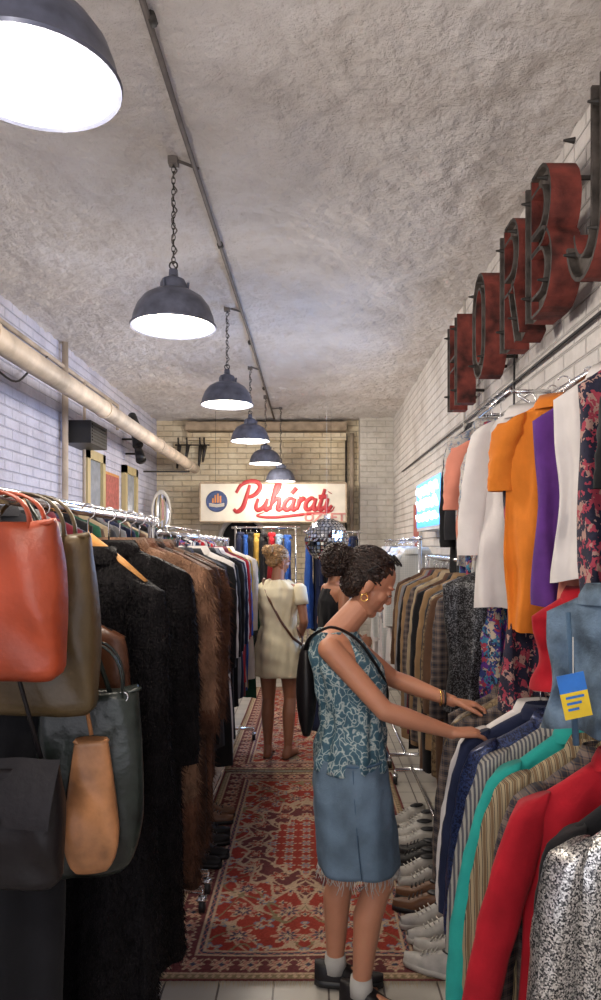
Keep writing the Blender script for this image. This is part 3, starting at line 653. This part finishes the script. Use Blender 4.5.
b.tube([(.568,1.566,1.325),(.58,1.60,1.40)],.001,whitep,4)
b.build('price_tag',False)
# ---------------------------------------------------------------- bags
def bag(name,mat,c,w,d,h,seed,taper=.8,rot=0,straps=None,strapmat=None,flap=False,sag=.02,round_=0.):
    b=MB(); rg=random.Random(seed); rows=[]; n=24; p1,p2=rg.uniform(0,6),rg.uniform(0,6)
    for i in range(n+1):
        f=i/n; zz=-h+h*f; ww=w*(1-(1-taper)*f)*(.93+.07*math.sin(math.pi*f)); dd=d*(.35+.65*math.sin(math.pi*(.12+.80*f))**.7)
        if round_: ww*=(1-round_*max(0,1-f/.35)**2)
        if i==0: ww*=.86; dd*=.6
        if i==1: ww*=.97
        if i==n: dd*=.35
        row=[]
        for j in range(44):
            a=2*math.pi*j/44; ca,sa=math.cos(a),math.sin(a)
            u=ww/2*math.copysign(abs(ca)**.55,ca); v=dd/2*math.copysign(abs(sa)**.6,sa)
            v*=1+.10*math.sin(u*40+p1+f*5)+.06*math.sin(f*16+p2+u*22)
            v+=.004*math.sin(f*11+u*60+p2)
            z=zz-(sag*(1-(2*u/w)**2) if i==n else 0)
            row.append((u,v,z))
        rows.append(row)
    b.grid(rows,mat,True,True,True)
    b.tube([(w*taper*.5*(2*k/16-1),-d*.22,-.012-sag*(1-(2*k/16-1)**2)) for k in range(17)],.005,mat,6)
    if flap:
        fr=[]
        for i in range(9):
            f=i/8; fr.append([(w*taper*.52*(1-.08*f)*(2*j/12-1), -d*.12-d*.42*math.sin(f*1.5)-.010, -.0-h*.5*f+.008+.002*math.sin(j)) for j in range(13)])
        b.grid(fr,mat,False)
        b.lathe([(.002,0),(.012,0)],(0,0,0),chrome,12); b.xform(Matrix.Translation((0,-d*.55-.014,-h*.42))@Matrix.Rotation(R(90),4,'X'),len(b.v)-24)
    if straps:
        for off in straps[1:]:
            pts=[(w*taper*.32*math.cos(math.pi-math.pi*k/14)*1.0,off,-.03+(straps[0]+.03)*math.sin(math.pi*k/14)**.7) for k in range(15)]
            b.tube(pts,.009,strapmat or mat,8,True,.4)
            for sx in(-1,1): b.torus((sx*w*taper*.32,off,-.03),.012,.0025,chrome,Matrix.Rotation(R(90),3,'X'),12,5)
    b.xform(Matrix.Translation(c)@Matrix.Rotation(rot,4,'Z')); return b.build(name)
orl=M('orange_leather',(.33,.05,.016),.4,0,.5,5,.5,30,.006); oll=M('olive_leather',(.085,.055,.022),.4,0,.4,6,.5,30,.005); dgl=M('dark_green_leather',(.014,.02,.017),.3,0,.9,9,.5,40,.005); tnl=M('tan_patch',(.38,.17,.07),.45,0,.6,9,.4,40,.004); bkl=M('black_leather',(.008,.006,.007),.45,0,.3,9,.4,50,.003,spec=.3)
bag('orange_leather_bag',orl,(-.655,1.50,1.665),.30,.12,.34,1,.93,R(-8),(.05,-.03,.03),orl)
bag('olive_leather_bag',oll,(-.645,1.64,1.64),.34,.11,.42,2,.9,R(-5),(.08,-.03,.03),oll)
bag('dark_green_tote',dgl,(-.535,1.74,1.27),.26,.09,.46,3,.92,R(12),(.10,-.03,.03),dgl,round_=.3)
bag('tan_leather_pouch',tnl,(-.510,1.665,1.17),.15,.06,.32,5,.50,R(14),None,tnl,round_=.4)
bag('black_handbag',bkl,(-.645,1.53,1.15),.24,.09,.27,4,.98,R(-4),None,bkl,True)
b=MB()
for sx in(-1,1): b.tube([(-.535+sx*.05,1.73,1.25),(-.58,1.71,1.55),(-.68,1.69,1.725)],.006,dgl,6)
b.tube([(-.510,1.665,1.165),(-.54,1.68,1.3),(-.68,1.69,1.725)],.005,tnl,6)
for sx in(-1,1): b.tube([(-.645+sx*.07,1.53,1.15),(-.66,1.56,1.4),(-.69,1.575,1.725)],.005,bkl,6)
b.build('bag_straps')
# ---------------------------------------------------------------- shoes
def shoe(name,c,ang,mat,sole,L=.25,heel=0):
    b=MB()
    for off in(-.055,.055):
        rows=[];rs=[];n=14
        for i in range(n+1):
            f=i/n; xx=-L/2+L*f
            wd=.036*(.55+.45*math.sin(math.pi*min(1,(f*.9+.12))))*(1.08 if f>.55 else .92)
            if i==0 or i==n: wd*=.5
            h=(.075 if f<.35 else .075-.042*min(1,(f-.35)/.35)) if f<.9 else .028
            if i==0: h*=.9
            rows.append([(xx,off+wd*math.copysign(abs(math.cos(a))**.8,math.cos(a)),.018+h*max(0,math.sin(a))) for a in [math.pi*k/12 for k in range(13)]])
            rs.append([(xx*1.02,off+wd*1.1*cx,.0+zz) for cx,zz in((1,0),(1,.02),(-1,.02),(-1,0))])
        b.grid(rows,mat,False); b.grid(rs,sole,True,True,True)
        b.ell((-L*.27,off,.09),(.045,.026,.008),blackp,None,12,6)
        for k in range(4): b.tube([(.0+k*.018,off-.018,.083-k*.009),(.0+k*.018,off+.018,.083-k*.009)],.003,sole,5)
    b.xform(Matrix.Translation(c)@Matrix.Rotation(ang,4,'Z')); return b.build(name)
wl=M('white_leather',(.48,.45,.41),.5,0,.2,20); rub=M('rubber_white',(.5,.47,.42),.6); brl=M('brown_shoe_leather',(.16,.065,.025),.4)
for i,(x,y,mt) in enumerate([(.44,2.74,wl),(.45,2.97,wl),(.44,3.19,brl),(.46,3.42,wl),(.48,3.64,bkl),(.50,3.88,wl),(.52,4.1,wl)]):
    shoe('white_sneakers' if mt is wl else 'leather_shoes',(x+.05,y,.012),R(180+random.uniform(-30,30)),mt,rub if mt is wl else blackp)
for i,(x,y,mt) in enumerate([(-.55,3.9,bkl),(-.54,3.65,bkl),(-.56,4.2,brl),(-.64,3.42,bkl)]):
    shoe('leather_shoes',(x-.02,y,.012),R(random.uniform(-24,24)),mt,blackp)
shoe('red_shoes',(-.86,2.66,0),R(-30),fab('red_leather',(.25,.02,.02)),blackp); shoe('brown_shoes',(-.98,2.52,0),R(10),brl,blackp)
# ---------------------------------------------------------------- people
skin=M('skin',(.46,.20,.115),.5,0,.08,9,.15,120,.001); skin.node_tree.nodes['Principled BSDF'].inputs['Subsurface Weight'].default_value=.06
skin2=M('skin_tan',(.38,.165,.09),.5,0,.08,9,.1,120,.001)
hairm=M('hair_dark',(.024,.011,.007),.42,0,.6,60,.8,160,.006); hairb=M('hair_blonde',(.34,.20,.085),.5,0,.4,50,.7,140,.006)
lipm=M('lips',(.32,.085,.065),.4,bump=0); eyew=M('eye_white',(.45,.4,.36),.25,bump=0); eyei=M('iris',(.03,.015,.01),.1,bump=0)
gold=M('gold',(.8,.5,.15),.2,1,bump=0)
def hand(b,W,d,n,side,mat,curl=(18,38,28),s=1.0):
    W=Vector(W); d=Vector(d).normalized(); n=Vector(n); n=(n-d*n.dot(d)).normalized(); sd=d.cross(n)
    if sd.dot(Vector(side))<0: sd=-sd
    offs=[.030,.010,-.010,-.029]; lens=[(.036,.023,.018),(.040,.026,.019),(.037,.024,.018),(.029,.018,.016)]; pal=[.078,.082,.078,.070]
    for o,l,pl in zip(offs,lens,pal):
        k=W+(d*pl+sd*o)*s; b.caps(W+sd*o*.55*s+d*.006,k,.0135*s,.0105*s,mat,10)
        p=k; ang=0; rr=[.0088,.0080,.0072,.0062]
        for q in range(3):
            ang+=R(curl[q]); dr=(d*math.cos(ang)+n*math.sin(ang)+sd*(o*2.2 if q==0 else 0)).normalized(); p2=p+dr*l[q]*s
            b.caps(p,p2,rr[q]*s,rr[q+1]*s,mat,10); p=p2
    p=W+(d*.018+sd*.018)*s
    q=p+(d*.030+sd*.024+n*.012)*s; b.caps(p,q,.0145*s,.0115*s,mat,10)
    q2=q+(d*.028+sd*.012+n*.010)*s; b.caps(q,q2,.0105*s,.009*s,mat,10)
    q3=q2+(d*.022+sd*.002+n*.010)*s; b.caps(q2,q3,.009*s,.007*s,mat,10)
def head_mesh(mat):
    b=MB()
    b.ell((-.012,0,.03),(.092,.073,.085),mat); b.ell((.024,0,-.02),(.058,.057,.085),mat); b.ell((.054,0,-.086),(.022,.022,.019),mat)
    for s in(-1,1):
        b.caps((-.005,s*.048,-.035),(.046,s*.018,-.084),.019,.016,mat); b.ell((.048,s*.034,-.020),(.026,.022,.026),mat)
        b.ell((.066,s*.030,.022),(.015,.024,.008),mat); b.ell((-.008,s*.072,-.008),(.018,.009,.030),mat,Matrix.Rotation(R(-s*18),3,'Z'))
        b.ell((.090,s*.0085,-.030),(.008,.0065,.006),mat,None,12,8)
        b.ell((.0700,s*.030,.001),(.0125,.0150,.0105),mat,None,16,10)
    b.caps((.076,0,.014),(.095,0,-.023),.0070,.0085,mat,12)
    b.ell((.079,0,-.052),(.010,.020,.0065),mat,None,14,8); b.ell((.076,0,-.064),(.010,.018,.0075),mat,None,14,8)
    b.caps((.0,0,-.06),(.040,0,-.084),.03,.019,mat)
    return b
def head_details(b):
    for s in(-1,1):
        b.ell((.0725,s*.030,-.0030),(.0105,.0120,.0058),eyew,None,16,10); b.ell((.0820,s*.030,-.0045),(.0016,.0040,.0040),eyei,None,12,8)
        b.tube([(.079,s*.016,-.002),(.0845,s*.024,.0010),(.0850,s*.032,.0012),(.075,s*.045,-.002)],.0016,hairm,6)
        b.tube([(.080,s*.014,.020),(.081,s*.028,.026),(.070,s*.046,.022)],[.0016,.0028,.0012],hairm,6)
    b.ell((.0805,0,-.0525),(.009,.018,.0045),lipm,None,14,8); b.ell((.078,0,-.0630),(.009,.016,.0054),lipm,None,14,8)
def person(name,loc,rot,J,skinm,vox=.005):
    root=bpy.data.objects.new(name,None); scene.collection.objects.link(root); root.empty_display_size=.1
    T=Matrix.Translation(loc)@Matrix.Rotation(rot,4,'Z'); H=T@Matrix.Translation(J['head'])@J['headrot'].to_4x4()
    b=MB(); rows=[]
    for (cx,z,rx,ry) in J['torso']:
        rows.append([(cx+rx*math.cos(a),ry*math.copysign(abs(math.sin(a))**.85,math.sin(a)),z) for a in [2*math.pi*k/32 for k in range(32)]])
    b.grid(rows,skinm,True,True,True)
    b.caps(J['neck0'],J['neck1'],.052,.046,skinm)
    for s in('L','R'):
        sh,el,wr=[Vector(p) for p in J['arm'+s]]
        b.caps(sh,el,.041,.033,skinm); mid=el+(wr-el)*.3; b.caps(el,mid,.033,.034,skinm); b.caps(mid,wr,.034,.021,skinm)
        hd,hn,ht,cu=J['hand'+s]; b.ell(wr,(.022,.022,.022),skinm); hand(b,wr,hd,hn,ht,skinm,cu)
        hp,kn,an=[Vector(p) for p in J['leg'+s]]
        b.caps(hp,kn,.085,.050,skinm,20); cf=kn+(an-kn)*.32+Vector((-.018,0,0)); b.caps(kn,cf,.047,.051,skinm,20); b.caps(cf,an,.051,.030,skinm,20)
        b.ell(kn+Vector((.02,0,0)),(.033,.036,.045),skinm)
        fd=J['foot'+s]; f=Vector((math.cos(fd),math.sin(fd),0)); g=Vector((-f.y,f.x,0))
        hl=Vector((an.x,an.y,.034))-f*.035
        b.caps(an,hl,.033,.032,skinm); b.caps(hl,Vector((an.x,an.y,.03))+f*.12,.032,.026,skinm); b.caps(Vector((an.x,an.y,.05)),Vector((an.x,an.y,.03))+f*.11,.034,.022,skinm)
        for t in range(5):
            o=(t-2)*.015; b.caps(Vector((an.x,an.y,.016))+f*.11+g*o,Vector((an.x,an.y,.012))+f*(.168-abs(t-(1 if s=='R' else 3))*.006)+g*o*1.1,.011,.008,skinm,8)
    b.xform(T); ob=b.build('body',True,None); remesh(ob,vox,5); ob.parent=root
    h=head_mesh(skinm); h.xform(H); oh=h.build('head'); remesh(oh,.0032,4); oh.parent=root
    d=MB(); head_details(d); d.xform(H); d.build('face_details',True,root)
    return root,T,H
def loftcloth(rings,mat,T,name,root,seed=0,amp=.006,seg=72,freq=9,thick=.006):
    b=MB(); rg=random.Random(seed); p1,p2=rg.uniform(0,6),rg.uniform(0,6); rows=[]
    n=len(rings); sub=6; RR=[]
    for i in range(n-1):
        for k in range(sub):
            f=k/sub; RR.append([rings[i][q]*(1-f)+rings[i+1][q]*f for q in range(5)])
    RR.append(list(rings[-1]))
    for (cx,cy,z,rx,ry) in RR:
        row=[]
        for j in range(seg):
            a=2*math.pi*j/seg; w=amp*(math.sin(freq*a+p1+z*6)+.6*math.sin((freq+6)*a+p2-z*15)+.5*math.sin(z*55+3*a))
            row.append((cx+(rx+w)*math.cos(a),cy+(ry+w)*math.copysign(abs(math.sin(a))**.88,math.sin(a)),z+.003*math.sin(5*a+p1)))
        rows.append(row)
    b.grid(rows,mat); b.xform(T); ob=b.build(name,True,root)
    so=ob.modifiers.new('thick','SOLIDIFY'); so.thickness=thick; so.offset=1
    return ob
def curlhair(name,root,Mx,blobs,mat,seed,groups):
    b=MB(); rg=random.Random(seed)
    for c,r in blobs: b.ell(c,r,mat,None,24,16)
    b.xform(Mx); ob=b.build(name); remesh(ob,.004,2)
    me=ob.data
    for v in me.vertices:
        p=v.co; q=noise.noise(p*45)*.006+noise.noise(p*110)*.004; v.co=p+v.normal*q
    ob.parent=root
    b=MB()
    for (bi,num,clen,cr,helix,turns) in groups:
        c,r=blobs[bi]; c=Vector(c)
        for i in range(num):
            n=Vector((rg.gauss(0,1),rg.gauss(0,1),rg.gauss(0,1))).normalized()
            sp=lambda w:Vector((w.x*r[0],w.y*r[1],w.z*r[2]))
            if bi==0 and n.x>.45 and n.z<.45: n.x=-n.x
            tgt=Vector((-1,0,-.15)) if bi==0 else Vector((rg.gauss(0,1),rg.gauss(0,1),rg.gauss(0,1)))
            t=(tgt-n*n.dot(tgt)).normalized(); s=n.cross(t); L=clen*rg.uniform(.5,1.3); ph=rg.uniform(0,6); pts=[]
            for k in range(15):
                f=k/14; u=f*L
                nn=(n+t*(u/max(r))).normalized(); cen=c+sp(nn)
                pts.append(cen+nn*(.002+helix*.7*math.sin(ph+f*turns))+s*helix*math.cos(ph+f*turns))
            b.tube(pts,[cr*(1-.6*k/14) for k in range(15)],mat,5)
    b.xform(Mx); b.build(name+'_curls',True,root)
# --- main woman (faces +X)
W0=Vector((.145,2.55,0))
J=dict(torso=[(-.02,.72,.10,.140),(-.015,.80,.120,.155),(-.01,.88,.108,.145),(0,.96,.088,.120),(-.005,1.04,.092,.122),(-.010,1.12,.105,.134),(-.028,1.18,.102,.140),(-.050,1.24,.084,.146),(-.064,1.285,.060,.126),(-.066,1.31,.045,.07)],
 neck0=(-.060,0,1.29),neck1=(.022,0,1.385),head=(.058,-.005,1.470),headrot=Matrix.Rotation(R(4),3,'Z')@Matrix.Rotation(R(30),3,'Y'),
 armR=[(-.085,-.140,1.258),(.095,-.185,1.06),(.32,-.165,.985)],armL=[(-.035,.145,1.265),(.16,.19,1.10),(.37,.09,1.035)],
 handR=((1,.15,-.02),(.2,.1,-1),(0,1,.3),(18,32,22)),handL=((1,-.05,-.12),(.1,-.1,-1),(0,-1,.3),(25,38,25)),
 legR=[(.0,-.08,.80),(.085,-.065,.44),(.025,-.06,.085)],legL=[(-.02,.08,.80),(-.025,.075,.44),(-.06,.08,.085)],footR=R(-25),footL=R(-5))
root,T,H=person('woman_shopping',W0,0,J,skin,.0042)
m,nt,bs=nodes_of('teal_print_top'); tc=nt.nodes.new('ShaderNodeTexCoord')
vo=nt.nodes.new('ShaderNodeTexVoronoi'); vo.feature='DISTANCE_TO_EDGE'; vo.inputs['Scale'].default_value=28
nn=nt.nodes.new('ShaderNodeTexNoise'); nn.inputs['Scale'].default_value=11; nn.inputs['Detail'].default_value=3
mx=nt.nodes.new('ShaderNodeMix'); mx.data_type='VECTOR'; mx.inputs['Factor'].default_value=.22
nt.links.new(tc.outputs['Object'],nn.inputs['Vector']); nt.links.new(tc.outputs['Object'],mx.inputs['A']); nt.links.new(nn.outputs['Color'],mx.inputs['B']); nt.links.new(mx.outputs['Result'],vo.inputs['Vector'])
r=ramp(nt,[(0,(.42,.46,.44)),(.04,(.30,.36,.36)),(.10,(.04,.11,.15)),(.35,(.03,.08,.12)),(.5,(.10,.19,.24))]); nt.links.new(vo.outputs['Distance'],r.inputs['Fac']); nt.links.new(r.outputs['Color'],bs.inputs['Base Color']); bs.inputs['Roughness'].default_value=.7
topm=m
loftcloth([(-.012,0,.835,.124,.160),(-.008,0,.90,.118,.156),(-.002,0,.97,.104,.134),(-.005,0,1.05,.108,.134),(-.008,0,1.12,.121,.146),(-.026,0,1.18,.116,.148),(-.050,0,1.235,.097,.132),(-.063,0,1.275,.074,.104),(-.066,0,1.303,.060,.078)],topm,T,'sleeveless_top',root,3,.006,80)
sk=loftcloth([(.02,0,.485,.140,.156),(.012,0,.57,.140,.162),(.0,0,.68,.136,.168),(-.008,0,.78,.130,.170),(-.012,0,.845,.121,.162),(-.010,0,.875,.115,.156)],denim,T,'denim_skirt',root,5,.003,72,5)
b=MB(); fr=M('denim_fringe',(.48,.47,.45),.9)
for k in range(120):
    a=2*math.pi*k/120; x,y=.02+.142*math.cos(a),.158*math.sin(a); l=random.uniform(.015,.06)
    b.tube([(x,y,.490),(x+random.uniform(-.006,.006),y+random.uniform(-.006,.006),.485-l*.5),(x+random.uniform(-.012,.012),y,.485-l)],.0012,fr,4)
b.tube([(.0+.121*math.cos(a),.162*math.sin(a),.868) for a in [2*math.pi*k/40 for k in range(41)]],.005,denimd,6,True)
b.tube([(.02,-.164,.495),(.008,-.172,.6),(-.006,-.177,.78),(-.01,-.170,.86)],.002,denimd,5)
b.xform(T); b.build('skirt_fringe',True,root)
curlhair('hair',root,H,[((-.026,0,.040),(.092,.082,.084)),((-.052,0,-.012),(.046,.070,.060)),((-.142,0,.018),(.052,.056,.052)),((-.115,0,.040),(.038,.045,.035))],hairm,4,
 [(0,420,.10,.0028,.0030,10),(1,140,.06,.003,.004,12),(2,240,.06,.003,.008,16),(3,60,.05,.003,.006,14)])
b=MB(); lens=M('sunglass_lens',(.01,.008,.006),.1,bump=0)
for s in(-1,1):
    cc=(.040,s*.032,.118)
    b.torus(cc,.024,.0028,blackp,Matrix.Rotation(R(24),3,'Y'),20,6); b.ell(cc,(.022,.022,.002),lens,Matrix.Rotation(R(24),3,'Y'))
    b.tube([(.030,s*.056,.112),(-.03,s*.086,.05),(-.04,s*.088,.03)],.0028,blackp,6)
    b.torus((-.004,s*.078,-.052),.012,.0022,gold,Matrix.Rotation(R(90),3,'X'),16,6); b.ell((-.004,s*.08,-.038),(.004,.004,.004),gold,None,10,6)
b.tube([(.042,-.01,.118),(.044,0,.121),(.042,.01,.118)],.0025,blackp,6)
b.xform(H); b.build('sunglasses_and_earrings',True,root)
b=MB(); rows=[]
for i in range(17):
    f=i/16; z=.92+.33*f; w=.085*math.sin(math.pi*(.06+.88*f))**.6; d=.038*math.sin(math.pi*(.06+.88*f))**.6
    rows.append([(-.165+d*math.cos(a),.06+w*math.sin(a),z) for a in [2*math.pi*k/24 for k in range(24)]])
b.grid(rows,bkl,True,True,True)
b.tube(crom([(-.170,.04,1.22),(-.155,-.03,1.275),(-.115,-.09,1.315),(-.066,-.095,1.325),(.008,-.095,1.285),(.065,-.085,1.21),(.112,-.03,1.12),(.12,.06,1.03),(.08,.13,.96)],4),.009,bkl,8,True,.35,(0,0,1))
b.xform(T); b.build('shoulder_bag',True,root)
b=MB(); sock=M('sock',(.42,.40,.37),.9)
for s in('L','R'):
    an=Vector(J['leg'+s][2]); fd=J['foot'+s]; f=Vector((math.cos(fd),math.sin(fd),0)); g=Vector((-f.y,f.x,0))
    b.tube([an+Vector((0,0,.03)),an+Vector((0,0,.0)),an+Vector((0,0,-.03))],[.037,.040,.044],sock,20)
    rows=[];sr=[]
    for i in range(15):
        q=i/14; xx=-.075+.25*q; wd=.042*(.55+.45*math.sin(math.pi*min(1,q*.85+.15)))*(1.05 if q>.5 else .95); wd*= .6 if i in(0,14) else 1
        h=.080 if q<.35 else max(.04,.080-.05*(q-.35)/.4); base=Vector((an.x,an.y,.010))+f*xx
        rows.append([base+g*(wd*math.copysign(abs(math.cos(a))**.7,math.cos(a)))+Vector((0,0,.018+(h-.018)*math.sin(a))) for a in [math.pi*k/12 for k in range(13)]])
        sr.append([base+g*(wd*1.08*c_)+Vector((0,0,z_)) for c_,z_ in((1,0),(1,.022),(-1,.022),(-1,0))])
    b.grid(rows,bkl,False); b.grid(sr,blackp,True,True,True)
wr=Vector(J['armL'][2]); b.torus(wr-Vector((.03,0,-.01)),.027,.004,blackp,Matrix.Rotation(R(90),3,'Y'),18,6); b.torus(wr-Vector((.045,0,-.012)),.028,.003,gold,Matrix.Rotation(R(90),3,'Y'),18,6)
b.xform(T); b.build('shoes_and_socks',True,root)
# --- far woman in cream dress, seen from behind
J2=dict(torso=[(0,.74,.10,.15),(-.005,.82,.118,.165),(-.005,.90,.105,.150),(0,.99,.088,.122),(.0,1.07,.09,.122),(.005,1.15,.10,.138),(.0,1.22,.095,.150),(-.005,1.28,.08,.162),(-.01,1.32,.056,.14),(-.01,1.345,.042,.065)],
 neck0=(-.01,0,1.33),neck1=(.008,0,1.43),head=(.02,0,1.49),headrot=Matrix.Rotation(R(-35),3,'Z')@Matrix.Rotation(R(15),3,'Y'),
 armR=[(-.005,-.17,1.29),(-.03,-.215,1.04),(.13,-.15,.93)],armL=[(-.005,.17,1.29),(-.03,.215,1.04),(.13,.16,.93)],
 handR=((1,.3,-.1),(0,1,-.3),(0,0,1),(20,35,25)),handL=((1,-.3,-.1),(0,-1,-.3),(0,0,1),(20,35,25)),
 legR=[(.0,-.08,.82),(.04,-.085,.45),(-.03,-.09,.085)],legL=[(.0,.08,.82),(.0,.075,.45),(-.03,.07,.085)],footR=R(-12),footL=R(10))
root2,T2,H2=person('woman_browsing',Vector((-.26,5.5,.0)),R(75),J2,skin2,.006)
dressm=fab('cream_dress',(.78,.70,.50),var=.05)
loftcloth([(.0,0,.62,.140,.180),(.0,0,.72,.135,.178),(-.003,0,.82,.130,.174),(-.003,0,.92,.112,.150),(0,0,1.0,.100,.132),(.002,0,1.08,.103,.134),(.004,0,1.16,.114,.148),(.0,0,1.23,.109,.160),(-.006,0,1.285,.092,.158),(-.01,0,1.325,.068,.120),(-.01,0,1.348,.056,.08)],dressm,T2,'dress',root2,9,.005,72)
b=MB()
for s in('L','R'):
    sh,el,_=[Vector(p) for p in J2['arm'+s]]; b.tube([sh+(sh-el)*.12,sh,sh+(el-sh)*.35,sh+(el-sh)*.5],[.03,.055,.056,.054],dressm,18)
b.tube([(-.06,.10,1.34),(-.115,.03,1.2),(-.125,-.06,1.05),(-.10,-.15,.92),(-.02,-.2,.86)],.012,bleather,8,True,.4)
b.tube([(-.06,.10,1.34),(.0,.11,1.36),(.09,.05,1.25),(.12,-.06,1.05),(.08,-.17,.9),(-.02,-.2,.86)],.012,bleather,8,True,.4)
b.ell((.02,-.22,.80),(.10,.035,.08),bleather)
for s in('L','R'):
    an=Vector(J2['leg'+s][2]); fd=J2['foot'+s]; f=Vector((math.cos(fd),math.sin(fd),0)); p=Vector((an.x,an.y,.006))
    b.tube([p-f*.07,p,p+f*.17],[.03,.036,.04],bleather,12,True,.2,(0,0,1))
b.xform(T2); b.build('sleeves_and_bag',True,root2)
curlhair('hair',root2,H2,[((-.028,0,.038),(.092,.082,.084)),((-.06,0,-.01),(.045,.064,.05)),((-.115,0,.055),(.045,.05,.045))],hairb,8,[(0,100,.07,.003,.003,8),(2,60,.06,.003,.004,10)])
J3=dict(J2); J3['headrot']=Matrix.Rotation(R(20),3,'Z')@Matrix.Rotation(R(20),3,'Y')
root3,T3,H3=person('woman_in_black_top',Vector((.17,5.2,-.0)),R(20),J3,skin2,.007)
loftcloth([(-.005,0,.86,.125,.17),(0,0,.99,.105,.14),(.005,0,1.15,.118,.154),(.0,0,1.22,.110,.145),(-.01,0,1.30,.07,.10)],black,T3,'tank_top',root3,11,.005,60)
loftcloth([(0,0,.30,.19,.21),(0,0,.6,.15,.19),(-.003,0,.82,.135,.18),(-.003,0,.93,.118,.16)],navy,T3,'long_skirt',root3,12,.010,60,7)
curlhair('hair',root3,H3,[((-.028,0,.038),(.092,.082,.084)),((-.07,0,-.05),(.045,.07,.09))],hairm,8,[(0,80,.06,.003,.004,8)])
# ---------------------------------------------------------------- light, camera, world
w=bpy.data.worlds.new('World'); scene.world=w; w.use_nodes=True
w.node_tree.nodes['Background'].inputs[0].default_value=(.88,.88,1,1); w.node_tree.nodes['Background'].inputs[1].default_value=.9
ld=bpy.data.lights.new('added_rear_fill','AREA'); ld.shape='RECTANGLE'; ld.size=3; ld.size_y=2.6; ld.energy=32; ld.color=(.97,.95,1)  # added fill light behind the camera, brightens the ceiling and near clothes
lo=bpy.data.objects.new('added_rear_fill_light',ld); scene.collection.objects.link(lo); lo.location=(-.5,-1.5,1.7); lo.rotation_euler=(R(90+12),0,0)
cam=bpy.data.cameras.new('camera'); cam.sensor_width=36; cam.lens=25.92; cam.shift_x=-.0115; cam.shift_y=.047; cam.clip_start=.05
co=bpy.data.objects.new('camera',cam); scene.collection.objects.link(co); co.location=(0,0,1.6); co.rotation_euler=(R(90),0,0); scene.camera=co
